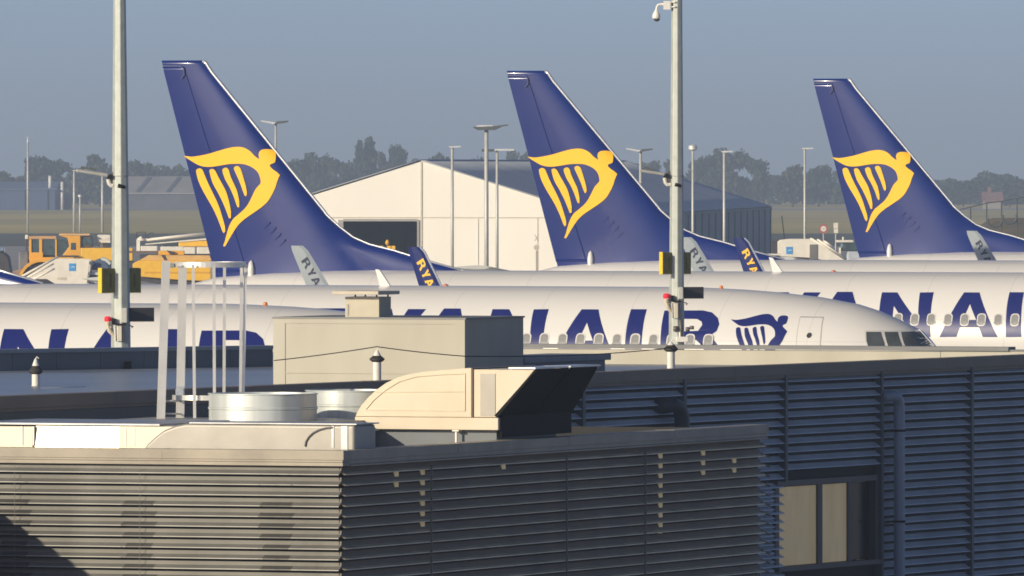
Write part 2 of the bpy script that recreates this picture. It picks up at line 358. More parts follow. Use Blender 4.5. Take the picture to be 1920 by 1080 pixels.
# ------------------------------------------------------------------ lamp posts and masts
LAMPM = mat('lamp_dark', (.10, .11, .11), .4); POSTM = mat('lamp_post_grey', (.55, .55, .51), .5, metal=.2, var=.08); HEADW = mat('lamp_head_white', (.8, .8, .76), .35, metal=.3)
LG = 'floodlight posts around the apron and tent'
def lamp(px, top, Y, r, kind, label):
    s = Y/F; h = EYE-(top-YH)*s; t = thing('lamp_post', label, 'lamp post', ((px-960)*s, Y, 0), 0, LG)
    bm = nb(); tube(bm, [(0, 0, 0), (0, 0, h)], [r*1.25, r], 10); obj('post', bm, POSTM, t)
    if kind == 'wide':
        bm = nb(); box(bm, -.55, .35, -.35, .2, h, h+.16); obj('lamp_head', bm, HEADW, t)
        bm = nb(); prism(bm, [(-.75, h+.02), (-.5, h-.12), (.5, h-.12), (.9, h+.08), (1.25, h+.14), (1.25, h+.2), (.8, h+.16), (.36, h+.1), (-.75, h+.06)], -.4, .45); obj('lamp_head', bm, LAMPM, t)
    elif kind == 'two':
        bm = nb(); prism(bm, [(-.95, h+.12), (-.9, h+.18), (0, h+.05), (0, h-.08), (-.3, h-.02)], -.2, .2); obj('lamp_head', bm, HEADW, t)
        bm = nb(); prism(bm, [(-.15, h-.10), (.75, h+.06), (.8, h+.16), (.1, h+.12)], -.3, .3); obj('lamp_head', bm, LAMPM, t)
    elif kind == 'bar':
        bm = nb(); box(bm, -.2, 1.1, -.2, .2, h-.05, h+.06); obj('lamp_head', bm, HEADW, t)
        bm = nb(); box(bm, -1.0, -.2, -.25, .1, h-.12, h+.05); obj('lamp_head', bm, LAMPM, t)
    elif kind == 'small':
        bm = nb(); prism(bm, [(-.1, h-.05), (.55, h+.0), (.55, h+.08), (-.25, h+.06)], -.2, .2); obj('lamp_head', bm, HEADW, t)
    elif kind == 'drum':
        bm = nb(); lathe(bm, [(.1, h-.1), (.28, h), (.28, h+.22), (.2, h+.28)], 12); obj('lamp_head', bm, HEADW, t)
    elif kind == 'tip': 
        bm = nb(); lathe(bm, [(r, h), (r*.6, h+.3), (.01, h+.8)], 8); obj('mast_tip', bm, POSTM, t)
lamp(517, 231, 700, .07, 'two', 'slim post with two-winged lamp head at the edge of the largest tail fin')
lamp(912, 240, 640, .11, 'wide', 'tallest and thickest floodlight mast in front of the white tent')
lamp(848, 276, 720, .085, 'small', 'slim lamp post left of the tallest mast, in front of the tent')
lamp(932, 281, 735, .085, 'bar', 'lamp post with wide flat bar head, close right of the tallest mast')
lamp(1201, 283, 720, .085, 'two', 'lamp post with two dark heads between the middle fin and right pole')
lamp(1299, 280, 730, .075, 'drum', 'lamp post just right of the right light pole with drum head')
lamp(1358, 285, 735, .085, 'small', 'lamp post in front of the dark tent side under the largest tree')
lamp(1509, 279, 760, .075, 'small', 'lone lamp post over the grass gap left of the rightmost fin')
lamp(52, 266, 1500, .12, 'tip', 'thin pale mast rising above the navy shed at far left')
lamp(139, 320, 1500, .14, 'small', 'small post below the left end of the floodlight arm at far left')
lamp(150, 369, 1500, .12, 'drum', 'shortest of the small posts standing on the grass edge at left')
lamp(192, 330, 1500, .16, 'small', 'small post close to the left edge of the left light pole')
# ------------------------------------------------------------------ airliners (local x forward from the fin tip, y to port, z up)
SH_N = [(23.59, 5.25), (24.07, 5.25), (24.89, 4.38), (24.77, 5.25), (25.20, 5.26), (25.29, 3.95), (24.81, 3.95), (24.06, 4.86), (24.10, 3.94), (23.69, 3.94)]
SH_A = [(26.14, 5.26), (26.62, 5.26), (27.37, 3.96), (26.91, 3.96), (26.78, 4.24), (26.19, 4.24), (26.09, 3.96), (25.57, 3.95)]
SH_Ah = [(26.41, 4.92), (26.67, 4.46), (26.27, 4.45)]
SH_I = [(27.54, 5.27), (27.99, 5.27), (28.10, 3.97), (27.62, 3.96)]
SH_Y = [(20.18, 5.24), (20.68, 5.24), (21.00, 4.77), (21.16, 5.24), (21.68, 5.24), (21.23, 4.43), (21.19, 3.93), (20.72, 3.92), (20.76, 4.43)]
SH_R = [(28.50, 5.24), (29.57, 5.25), (29.84, 5.20), (30.06, 5.06), (30.15, 4.90), (30.12, 4.73), (29.97, 4.61), (30.19, 4.39), (30.48, 4.00), (30.00, 4.00), (29.77, 4.35), (29.58, 4.50), (29.18, 4.50), (29.16, 3.99), (28.64, 3.99)]
SH_Rh = [(29.10, 5.03), (29.49, 5.03), (29.64, 4.96), (29.68, 4.88), (29.60, 4.73), (29.15, 4.71)]
SH_door = [(32.27, 5.11), (32.88, 5.10), (33.10, 3.88), (32.43, 3.88)]
SH_cw3 = [(34.04, 4.74), (34.41, 4.74), (34.61, 4.44), (34.66, 4.32), (34.22, 4.32), (34.13, 4.48)]
SH_cw2 = [(34.45, 4.74), (34.76, 4.74), (35.00, 4.41), (35.06, 4.29), (34.72, 4.29)]
SH_cw1 = [(34.79, 4.74), (35.10, 4.75), (35.40, 4.45), (35.60, 4.26), (35.12, 4.26)]
SH_harp = [(0.74, 9.27), (0.99, 9.24), (1.28, 9.27), (1.64, 9.34), (2.01, 9.44), (2.30, 9.51), (2.59, 9.54), (2.81, 9.50), (2.99, 9.40), (3.10, 9.29), (3.24, 9.19), (3.29, 9.17), (3.26, 9.26), (3.27, 9.37), (3.35, 9.45), (3.53, 9.47), (3.69, 9.44), (3.77, 9.36), (3.79, 9.20), (3.77, 9.07), (3.68, 9.03), (3.63, 9.00), (3.63, 8.95), (3.71, 8.87), (3.86, 8.77), (3.95, 8.69), (3.91, 8.60), (3.86, 8.46), (3.81, 8.30), (3.71, 8.10), (3.57, 7.89), (3.35, 7.71), (3.10, 7.55), (2.84, 7.39), (2.62, 7.22), (2.48, 7.06), (2.33, 6.85), (2.19, 6.63), (2.12, 6.53), (2.06, 6.55), (2.12, 6.69), (2.19, 6.92), (2.28, 7.16), (2.41, 7.36), (2.59, 7.50), (2.81, 7.68), (2.95, 7.86), (3.06, 8.06), (3.17, 8.26), (3.28, 8.38), (3.34, 8.46), (3.31, 8.63), (3.24, 8.77), (3.13, 8.87), (2.99, 8.95), (2.81, 9.01), (2.59, 9.03), (2.30, 9.02), (2.01, 8.98), (1.72, 8.94), (1.46, 8.94), (1.24, 8.99), (1.02, 9.10), (0.84, 9.20)]
SH_s0 = [(1.16, 8.79), (1.24, 8.50), (1.42, 8.16), (1.72, 7.69), (1.92, 7.29), (2.04, 6.99), (2.09, 6.93), (2.13, 6.99), (2.12, 7.16), (2.04, 7.42), (1.92, 7.76), (1.75, 8.10), (1.57, 8.43), (1.44, 8.71), (1.37, 8.85), (1.28, 8.89), (1.19, 8.86)]
SH_s1 = [(1.62, 8.79), (1.72, 8.46), (1.90, 8.16), (2.08, 7.83), (2.21, 7.53), (2.27, 7.38), (2.33, 7.39), (2.34, 7.53), (2.30, 7.79), (2.19, 8.16), (2.04, 8.43), (1.90, 8.66), (1.81, 8.82), (1.72, 8.87), (1.64, 8.85)]
SH_s2 = [(2.06, 8.81), (2.15, 8.56), (2.31, 8.30), (2.44, 8.03), (2.53, 7.79), (2.57, 7.71), (2.62, 7.73), (2.62, 7.89), (2.55, 8.20), (2.44, 8.43), (2.33, 8.66), (2.27, 8.84), (2.19, 8.91), (2.09, 8.88)]
SH_s3 = [(2.45, 8.87), (2.55, 8.66), (2.66, 8.43), (2.75, 8.20), (2.81, 8.06), (2.85, 8.05), (2.88, 8.13), (2.85, 8.33), (2.78, 8.56), (2.71, 8.77), (2.65, 8.91), (2.55, 8.96), (2.47, 8.93)]
NOSE = 36.8
CROWN = [(0,3.25),(.3,3.62),(.8,3.98),(1.47,4.44),(1.65,4.65),(1.79,4.78),(2.28,5.0),(2.92,5.257),(3.49,5.42),(4.56,5.60),(5.8,5.72),(6.6,5.775),(8.1,5.835),(31,5.835),(33,5.76),(35,5.6),(36.4,5.25)]
BELLY = [(0,3.15),(.3,2.85),(.8,2.55),(1.5,2.3),(3,2.05),(5,1.9),(7.2,1.835),(25,1.835),(28,2.2),(31,3.0),(34,3.95),(36.4,4.75)]
HALF = [(0,.05),(.3,.5),(.8,.85),(1.5,1.18),(2.2,1.42),(3,1.6),(4,1.74),(5,1.82),(6,1.86),(7.2,1.88),(25,1.88),(28,1.8),(31,1.5),(34,.85),(36.4,.25)]
def ip(T, u):
    if u <= T[0][0]: return T[0][1]
    for (a, x), (b, y) in zip(T, T[1:]):
        if u <= b: return x+(y-x)*(u-a)/(b-a)
    return T[-1][1]
def sect(x):
    u = NOSE-x; c = ip(CROWN, u); b = ip(BELLY, u); return (c+b)/2, (c-b)/2, ip(HALF, u)
def side(x, z):
    zc, hh, hw = sect(x); return hw*sqrt(max(.0004, 1-((z-zc)/hh)**2))
def patch(bm, outer, holes=(), off=.004, ymap=side, dz=.1, dx=None, mi=0, sgn=-1):
    """flat outline in (x,z) laid on to a curved skin"""
    loops = [[Vector((p[0], p[1], 0)) for p in L] for L in (outer, *holes)]
    tr = tessellate_polygon(loops); fl = [p for L in loops for p in L]
    b = bmesh.new(); vs = [b.verts.new(p) for p in fl]
    for t in tr:
        try: b.faces.new([vs[i] for i in t])
        except ValueError: pass
    zs = [p.y for p in fl]; xs = [p.x for p in fl]
    z = min(zs)+dz
    while z < max(zs):
        bmesh.ops.bisect_plane(b, geom=b.verts[:]+b.edges[:]+b.faces[:], plane_co=(0, z, 0), plane_no=(0, 1, 0)); z += dz
    if dx:
        x = min(xs)+dx
        while x < max(xs):
            bmesh.ops.bisect_plane(b, geom=b.verts[:]+b.edges[:]+b.faces[:], plane_co=(x, 0, 0), plane_no=(1, 0, 0)); x += dx
    mp = {}
    for v in b.verts: mp[v] = bm.verts.new((v.co.x, sgn*(ymap(v.co.x, v.co.y)+off), v.co.y))
    for f in b.faces:
        try:
            q = [mp[v] for v in f.verts]; g = bm.faces.new(q); g.material_index = mi; g.smooth = True; g.normal_update()
            if g.normal.y*sgn < 0: g.normal_flip()
        except ValueError: pass
    b.free()
def smooth_path(P, n=4, closed=True):
    out = []; N = len(P)
    for i in range(N):
        p0, p1, p2, p3 = P[(i-1) % N], P[i], P[(i+1) % N], P[(i+2) % N]
        a = Vector((p1[0]-p0[0], p1[1]-p0[1])); b2 = Vector((p2[0]-p1[0], p2[1]-p1[1])); c = Vector((p3[0]-p2[0], p3[1]-p2[1]))
        m = n if (a.length > 0 and c.length > 0 and a.angle(b2) < 1.05 and b2.angle(c) < 1.05) else 1
        for k in range(m):
            t = k/m
            q = [.5*(2*p1[j]+(p2[j]-p0[j])*t+(2*p0[j]-5*p1[j]+4*p2[j]-p3[j])*t*t+(3*p1[j]-p0[j]-3*p2[j]+p3[j])*t**3) for j in (0, 1)]
            out.append(tuple(q))
    return out
# fin skin
DORS = [(5.409,7.488),(5.843,7.12),(6.276,6.816),(6.795,6.609),(7.607,6.42),(8.469,6.17),(9.725,5.85),(10.05,5.74)]
def fLE(z): return 5.045+.876*(7.921-z)
def fTE(z): return (12.152-z)*.2745
def fTOT(z):
    if z > 7.488: return fLE(z)
    return max(fLE(z), ip([(b, a) for a, b in DORS[::-1]], z))
def fy(x, z):
    le, te = fLE(z), fTE(z); c = le-te; t = min(1, max(0, (le-x)/c)); y = 0
    if x < le: y = 5*.105*c*(.2969*sqrt(t)-.126*t-.3516*t*t+.2843*t**3-.1036*t**4)
    tot = fTOT(z)
    if tot > le+.02:
        d = max(0, tot-x); k = min(1, d/(.5+.55*(tot-le))); f = min(1, max(0, (x-le+2.4)/2.4)); y = max(y, .16*sqrt(k)*min(1, (tot-le)/.25)*f*f*(3-2*f))
    if z < 7.2 and .2 < x < 6: y += .045*((7.2-z)/1.6)**3*max(0, 1-((x-3.9)/2.1)**2)**1.5   # flare into the tail cone
    return y+.006
def fin_mesh(te=None, le=None, off=0, z0=5.2, z1=12.152):
    bm = nb(); te = te or fTE; le = le or fTOT; rows = []; NZ = 64; NX = 40
    for j in range(NZ+1):
        z = z1-(z1-z0)*j/NZ; a, b = te(z), le(z); ring = []
        for s in (1, -1):
            for k in range(NX+1):
                q = k/NX; q = 1-(1-q)**1.7; q = q if s == 1 else 1-q
                x = a+(b-a)*q
                if 0 < k < NX or le is not fTOT: ring.append(bm.verts.new((x, s*(fy(x, z)+off), z)))
                elif s == 1: ring.append(bm.verts.new((x, 0, z)))
        rows.append(ring)
    n = len(rows[0])
    for j in range(NZ):
        for k in range(n): 
            f = bm.faces.new((rows[j][k], rows[j][(k+1) % n], rows[j+1][(k+1) % n], rows[j+1][k])); f.smooth = True
    bm.faces.new(rows[0]); bm.faces.new(rows[-1][::-1])
    bmesh.ops.recalc_face_normals(bm, faces=bm.faces); return bm
def fuselage_mesh():
    bm = nb(); us = [.0, .08, .2, .35, .55, .8, 1.1, 1.47, 1.65, 1.79, 2.05, 2.28, 2.6, 2.92, 3.2, 3.49, 4, 4.56, 5.2, 5.8, 6.6, 7.4, 8.2]+[10+1.5*k for k in range(10)]+[25, 26, 27, 28, 29, 30, 31, 32, 33, 34, 35, 35.8, 36.4]
    rings = []; n = 56
    for u in us:
        x = NOSE-u; zc, hh, hw = sect(x); rings.append([bm.verts.new((x, hw*cos(2*pi*k/n), zc+hh*sin(2*pi*k/n))) for k in range(n)])
    for i in range(len(rings)-1):
        for k in range(n):
            f = bm.faces.new((rings[i][k], rings[i][(k+1) % n], rings[i+1][(k+1) % n], rings[i+1][k])); f.smooth = True
    bm.faces.new(rings[0]); bm.faces.new(rings[-1][::-1])
    bmesh.ops.recalc_face_normals(bm, faces=bm.faces); return bm
def wing_mesh(s, secs, tk=.12):
    """sections: (x_te, x_le, y, z)"""
    bm = nb(); rows = []
    for te, le, y, z in secs:
        c = le-te; ring = []
        for sg in (1, -1):
            for k in range(11):
                q = k/10 if sg == 1 else 1-k/10; t = 1-q
                yt = 5*tk*c*(.2969*sqrt(t)-.126*t-.3516*t*t+.2843*t**3-.1036*t**4)
                if sg == -1 and k in (0, 10): continue
                ring.append(bm.verts.new((te+c*q, s*y, z+sg*(yt+.004))))
        rows.append(ring)
    n = len(rows[0])
    for a, b in zip(rows, rows[1:]):
        for k in range(n): f = bm.faces.new((a[k], a[(k+1) % n], b[(k+1) % n], b[k])); f.smooth = True
    bm.faces.new(rows[0]); bm.faces.new(rows[-1][::-1])
    bmesh.ops.recalc_face_normals(bm, faces=bm.faces); return bm
WL = [(12.55, 13.75, 4.30), (12.42, 13.35, 4.75), (12.15, 12.85, 5.60), (11.78, 12.28, 6.55), (11.75, 12.12, 6.70)]   # trailing x, leading x, z
def winglet_mesh(s):
    bm = nb(); rows = []
    for te, le, z in WL:
        y = s*(17.85+(z-4.3)*.12); rows.append([bm.verts.new((te, y, z)), bm.verts.new((te+.3*(le-te), y-.045, z)), bm.verts.new((le-.12, y-.045, z)), bm.verts.new((le, y, z)), bm.verts.new((le-.12, y+.045, z)), bm.verts.new((te+.3*(le-te), y+.045, z))])
    for a, b in zip(rows, rows[1:]):
        for k in range(6): bm.faces.new((a[k], a[(k+1) % 6], b[(k+1) % 6], b[k]))
    bm.faces.new(rows[0]); bm.faces.new(rows[-1][::-1]); bmesh.ops.recalc_face_normals(bm, faces=bm.faces); return bm
GLY = {'N': (SH_N, ()), 'A': (SH_A, (SH_Ah,)), 'I': (SH_I, ()), 'R': (SH_R, (SH_Rh,)), 'Y': (SH_Y, ())}
def winglet_text(yy):
    """RYANAIR running down the winglet, letter tops towards the leading edge"""
    bm = nb(); o = Vector((12.05, 6.28)); dr = Vector((.50, -.93)).normalized(); up = Vector((dr.y*-1, dr.x)); H = .235; cur = 0
    for ch in 'RYANAIR':
        g, hs = GLY[ch]; x0 = min(p[0] for p in g); z0 = min(p[1] for p in g); hh = max(p[1] for p in g)-z0; k = H/hs_h(hh)
        mp = lambda P: [tuple(o+dr*(cur+(p[0]-x0)*k*.80)+up*((p[1]-z0)*k)) for p in P]
        patch(bm, mp(g), [mp(q) for q in hs], off=0, ymap=lambda x, z: abs(yy(z)), sgn=1 if yy(5) > 0 else -1, dz=9)
        cur += (max(p[0] for p in g)-x0)*k*.80+.045
    return bm
def hs_h(h): return h
def sh(P, dx): return [(a+dx, b) for a, b in P]
def title_mesh():
    bm = nb()
    for g, hs, dx in ((SH_R, (SH_Rh,), -10.15), (SH_Y, (), 0), (SH_A, (SH_Ah,), -3.95), (SH_N, (), 0), (SH_A, (SH_Ah,), 0), (SH_I, (), 0), (SH_R, (SH_Rh,), 0)):
        patch(bm, sh(g, dx), [sh(h, dx) for h in hs], dz=.09)
    return bm
def harp_mesh(fn, ymap, off, dx=None):
    bm = nb(); 
    for P in (SH_harp, SH_s0, SH_s1, SH_s2, SH_s3): patch(bm, [fn(p) for p in smooth_path(P, 3)], off=off, ymap=ymap, dz=.15, dx=dx)
    return bm
def rrect(x0, x1, z0, z1, r, n=4):
    out = []
    for cx, cz, a in ((x1-r, z1-r, 0), (x0+r, z1-r, pi/2), (x0+r, z0+r, pi), (x1-r, z0+r, 1.5*pi)):
        out += [(cx+r*cos(a+pi/2*k/n), cz+r*sin(a+pi/2*k/n)) for k in range(n+1)]
    return out
CACHE = {}
def pm(key, fn, m, smooth=False):
    if key not in CACHE:
        b = fn(); me = bpy.data.meshes.new(key.split('/')[0])
        if smooth:
            for f in b.faces: f.smooth = True
        b.to_mesh(me); b.free(); me.materials.append(m); CACHE[key] = me
    return CACHE[key]
def child(par, key, fn, m, loc=None):
    o = bpy.data.objects.new(key.split('/')[0], pm(key, fn, m)); C.objects.link(o); o.parent = par
    if loc: o.location = loc
    return o
def bld(fn):
    def g():
        b = nb(); fn(b); return b
    return g
def airliner(X, Y, th, label, win=(0, 0), nose=False, lw=0):
    t = thing('airliner', label, 'airplane', (X, Y, 0), -R(th), 'parked white airliners with blue tail fins')
    fu = child(t, 'fuselage', fuselage_mesh, WHITE)
    fi = child(t, 'tail_fin', fin_mesh, BLUE)
    hg = lambda z: 2.888-(z-5.731)*(2.888-.79)/(11.916-5.731)
    child(fi, 'rudder', lambda: fin_mesh(te=lambda z: fTE(z)-.012, le=hg, off=.012, z0=5.75, z1=11.97), BLUE)
    child(fi, 'harp_emblem', lambda: harp_mesh(lambda p: p, fy, .022, dx=.16), YEL)
    def le(b):
        P = [(1.36, 12.14), (1.47, 12.06)]+[(fLE(z), z) for z in (11.8, 11, 10, 9, 8, 7.6)]+[(a, c) for a, c in DORS[:-1]]
        tube(b, [(a, 0, c) for a, c in P], [.052]*5+[.045]*4+[.03]*6, 8)
    child(fi, 'leading_edge', bld(le), POLISH)
    def tipgap(b): 
        prism(b, [(.03, 11.975), (.66, 11.97), (.66, 11.99), (.03, 11.995)], -.075, .075); tube(b, [(.66, -.11, 11.98), (.78, -.125, 11.9), (.80, -.13, 11.72), (.70, -.13, 11.60)], .02, 6)
    child(fi, 'rudder_gap', bld(tipgap), mat('gap_blue_grey', (.08, .10, .20), .5))
    child(t, 'jack_fairing', bld(lambda b: lathe(b, [(.01, 6.12), (.07, 6.05), (.11, 5.85), (.10, 5.6), (.16, 5.35)], 12, off=(3.02, -.20))), WHITE)
    def vg(b):
        for x, z in ((3.50, 7.14), (3.70, 6.98), (3.86, 6.80), (4.02, 6.62)):
            q = [(x-.13, -fy(x-.13, z-.13)+.01, z-.13), (x+.15, -fy(x+.15, z+.14)+.01, z+.14), (x+.15, -fy(x+.15, z+.14)-.03, z+.14)]
            add(b, q+[(a, y, c-.05) for a, y, c in q], [(0, 1, 2), (3, 5, 4), (0, 3, 4, 1), (1, 4, 5, 2), (2, 5, 3, 0)])
    child(fi, 'vortex_generator', bld(vg), BLUE)
    for s in (-1, 1):
        child(t, 'stabilizer/%d' % s, lambda s=s: wing_mesh(s, [(1.9, 5.9, .5, 4.75), (1.1, 3.0, 4.5, 5.2), (.42, 1.75, 7.1, 5.62)], .09), GREYW)
        wg = child(t, 'wing/%d' % s, lambda s=s: wing_mesh(s, [(15.9, 24.0, 1.2, 2.55), (15.7, 20.6, 6, 2.95), (12.55, 13.75, 17.88, 4.3)], .11), GREYW)
        if s > 0: wg.location.x = lw
        wn = child(wg, 'winglet/%d' % s, lambda s=s: winglet_mesh(s), WGL if s < 0 else WBLUE)
        ys = (lambda z: -(17.85+(z-4.3)*.12+.05)) if s < 0 else (lambda z: 17.85+(z-4.3)*.12-.05)
        def wt(s=s, ys=ys):
            b = winglet_text(ys)
            return b
        o = child(wn, 'winglet_lettering/%d' % s, wt, mat('lettering_navy', (.02, .03, .07), .5) if s < 0 else YEL)
        o['label'] = 'dark navy lettering running down the winglet' if s < 0 else 'yellow lettering running down the winglet'
        if s > 0: child(wn, 'winglet_edge', bld(lambda b: tube(b, [(le, 17.85+(z-4.3)*  .12, z) for te, le, z in WL], .03, 6)), POLISH)
        def nac(b, s=s):
            M = Matrix.Translation((20.5, s*4.85, 1.7)) @ Matrix.Rotation(pi/2, 4, 'Y')
            lathe(b, [(.75, 3.0), (.86, 3.1), (1.0, 2.9), (1.1, 2.0), (1.05, .5), (.75, -1.0), (.5, -1.6), (.1, -2.2)], 24, M=M)
            box(b, 18.6, 22, s*4.85-.15, s*4.85+.15, 2.4, 3.0)
        child(t, 'engine/%d' % s, bld(nac), WHITE)
        def gear(b, s=s):
            for q in (-.25, .25): lathe(b, [(.2, -.15), (.52, -.15), (.56, 0), (.52, .15), (.2, .15)], 18, M=Matrix.Translation((17.2, s*2.86+q*1.3, .56)) @ Matrix.Rotation(pi/2, 4, 'X'))
            tube(b, [(17.2, s*2.86, .56), (17.2, s*2.7, 2.6)], .12, 8)
        child(t, 'main_gear/%d' % s, bld(gear), DARK)
    def ngear(b):
        for q in (-.22, .22): lathe(b, [(.12, -.1), (.32, -.1), (.35, 0), (.32, .1), (.12, .1)], 16, M=Matrix.Translation((33, q, .35)) @ Matrix.Rotation(pi/2, 4, 'X'))
        tube(b, [(33, 0, .35), (33, 0, 2.3)], .08, 8)
    child(t, 'nose_gear', bld(ngear), DARK)
    child(t, 'title_lettering', title_mesh, TITLE)
    hx = [p[0] for p in SH_harp]; hz = [p[1] for p in SH_harp]; kx = 1.62/(max(hx)-min(hx)); kz = 1.58/(max(hz)-min(hz))
    child(t, 'fuselage_harp_emblem', lambda: harp_mesh(lambda p: (30.43+(p[0]-min(hx))*kx, 5.17-(max(hz)-p[1])*kz), side, .005, dx=.3), TITLE)
    child(t, 'blade_antenna', bld(lambda b: prism(b, [(19.57, 6.26), (19.69, 6.24), (20.0, 5.82), (19.70, 5.82)], -.03, .03)), WHITE)
    child(t, 'beacon_light', bld(lambda b: lathe(b, [(.05, 5.8), (.05, 5.85), (.035, 5.87), (.01, 5.88)], 14, off=(29.5, 0))), mat('beacon_orange', (.75, .22, .05), .3))
    child(t, 'beacon_light/rear', bld(lambda b: lathe(b, [(.08, 5.82), (.075, 5.85), (.05, 5.875), (.01, 5.885)], 14, off=(21.6, 0))), mat('beacon_red', (.6, .2, .13), .3))
    for i in range(*win):
        x = 29.93-.5165*i
        wf = child(t, 'cabin_window', lambda: win_frame(), FRAME, loc=(x, 0, 0)); child(wf, 'window_pane', lambda: win_pane(), CABIN)
    if nose:   # also where only a step aside would show them
        d = child(t, 'service_door', lambda: door_mesh(0), WHITE); child(d, 'door_outline', lambda: door_mesh(1), LINE); child(d, 'door_handle', lambda: door_mesh(2), DARK)
        for i, P in enumerate((SH_cw1, SH_cw2, SH_cw3)):
            cxy = [sum(p[j] for p in P)/len(P) for j in (0, 1)]
            grow = [(cxy[0]+(p[0]-cxy[0])*1.07, cxy[1]+(p[1]-cxy[1])*1.10) for p in P]; P = [(cxy[0]+(p[0]-cxy[0])*.90, cxy[1]+(p[1]-cxy[1])*.93) for p in P]
            def fr(b, P=P, g=grow): patch(b, g, (), off=.006, dz=.035, dx=.04)
            def gl(b, P=P): patch(b, P, (), off=.022, dz=.035, dx=.04)
            f = child(t, 'cockpit_window_frame/%d' % i, bld(fr), FRAME); child(f, 'cockpit_window_pane/%d' % i, bld(gl), GLASS)
    return t
def win_frame():
    b = nb(); patch(b, rrect(-.138, .138, 4.28, 4.65, .10), (), off=.007, ymap=lambda x, z: side(20, z), dz=.05); return b
def win_pane():
    b = nb(); patch(b, rrect(-.108, .108, 4.31, 4.62, .085), (), off=.011, ymap=lambda x, z: side(20, z), dz=.05); return b
def door_mesh(k):
    b = nb(); P = [(32.27, 5.11), (32.88, 5.10), (32.98, 4.6), (33.06, 3.88), (32.43, 3.88), (32.33, 4.6)]
    cx, cz = 32.65, 4.5; g = lambda q: [(cx+(p[0]-cx)*q, cz+(p[1]-cz)*q) for p in P]
    if k == 0: patch(b, g(.955), (), off=.008, dz=.08, dx=.2)
    elif k == 1: patch(b, g(1.0), (), off=.004, dz=.08, dx=.2)
    else: patch(b, [(32.66+.07*cos(a*pi/6), 4.63+.07*sin(a*pi/6)) for a in range(12)], (), off=.013, dz=.5)
    return b
airliner(-33.025, 268.603, 21.674, 'nearest white airliner, its blue title letters half hidden by the dark parapet at left', nose=True)
airliner(-21.271, 305.521, 25.255, 'white airliner whose nose, cockpit windows and blue harp show at right above the beige wall', (0, 30), True)
airliner(-10.605, 342.832, 21.382, 'white airliner with the largest and leftmost blue tail fin', (0, 34), True)
airliner(-.179, 380.316, 18.149, 'white airliner with the middle blue tail fin, behind the right light pole', lw=2.0)
airliner(11.031, 415.147, 20.155, 'farthest white airliner, with the rightmost and smallest blue tail fin')
# ------------------------------------------------------------------ louvred roof block in front, long slatted building behind it
C0 = Vector((-2.26, 150.0, 0)); DV = Vector((.363, .932, 0)).normalized(); LV = Vector((-DV.y, DV.x, 0)); EV = -LV
ZT = 5.214
def louvre(bm, M, x0, x1, z0, z1, pitch, gap, proj, sup=(), nx=24, seed=1, jit=.0025, knee=.95, kf=.52, patchy=False):
    rnd = random.Random(seed); z = z1
    xs = sorted(set([x0+(x1-x0)*i/nx for i in range(nx+1)]+[s+d for s in sup for d in (-.25, -.22, -.19, 0, .19, .22, .25) if x0 < s+d < x1]))
    while z-pitch > z0-.001:
        rows = []
        dz = rnd.uniform(-jit, jit)
        for x in xs:
            near = min([abs(x-s) for s in sup], default=9); k = 1
            j = rnd.uniform(-jit, jit); p = proj*k
            hb = pitch-gap; sec = [(.05, z+dz), (.05-knee*.05, z-hb*kf+dz), (-p+j, z-hb+.012+dz), (-p+j-.004, z-hb+dz), (.055, z-hb+.02+dz)]
            rows.append([bm.verts.new(M @ Vector((x, y, q))) for y, q in sec])
        for (a, b), xa, xb in zip(zip(rows, rows[1:]), xs, xs[1:]):
            dull = patchy and z < z1-2.2*pitch and min([abs((xa+xb)/2-s) for s in sup], default=9) < .22+.03*sin(z*37)  # interrupts the painted reflection near the supports
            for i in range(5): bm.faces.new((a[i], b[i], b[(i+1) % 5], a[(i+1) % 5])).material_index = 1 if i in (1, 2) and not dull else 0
        bm.faces.new(rows[0]); bm.faces.new(rows[-1][::-1])
        z -= pitch
    bmesh.ops.recalc_face_normals(bm, faces=bm.faces)
blk = thing('louvred_roof_block', 'near building corner clad in grey metal louvres, one face sunlit and one in shade', 'building', C0)
ML = frame(-EV*7.5 - Vector((0, 0, 0)), EV); MR = frame((0, 0, 0), DV)     # both relative to the block's corner
Mleft = frame((0, 0, 0), EV)
PITCH = .1405
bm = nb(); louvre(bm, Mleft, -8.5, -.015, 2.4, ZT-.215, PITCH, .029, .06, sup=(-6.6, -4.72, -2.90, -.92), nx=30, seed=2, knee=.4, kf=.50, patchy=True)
obj('louvre_panel', bm, [LOUV, mat('louvre_reflection', (.26, .255, .235), .42, metal=.3, var=.2, scale=1.3, stretch=(1, 1, .1), bump=.1, bscale=6)], blk)  # paler lower blades paint reflected light into the colour, broken at supports
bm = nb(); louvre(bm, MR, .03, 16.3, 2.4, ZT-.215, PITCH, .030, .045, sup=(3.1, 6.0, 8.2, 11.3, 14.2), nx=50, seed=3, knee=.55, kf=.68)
obj('louvre_panel', bm, [LOUVB, mat('louvre_lip_skylight', (.80, .64, .40), .5, metal=.2, var=.22, scale=1.3)], blk)  # pale lip colour paints the skylight caught on the blade edges
bm = nb()
for x in (3.1, 8.2, 11.3): box(bm, x-.012, x+.012, -.062, -.045, 2.4, ZT-.22, MR)
for x in (-4.7, -2.88): box(bm, x-.003, x+.003, -.05, -.046, 2.4, ZT-.24, Mleft)
obj('joint_strip', bm, mat('joint_grey', (.12, .12, .115), .6), blk)
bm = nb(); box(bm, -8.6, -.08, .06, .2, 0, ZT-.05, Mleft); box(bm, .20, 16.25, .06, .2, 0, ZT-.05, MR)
box(bm, 16.1, 16.25, .2, 9, 0, ZT-.05, MR); obj('wall', bm, BACK, blk)
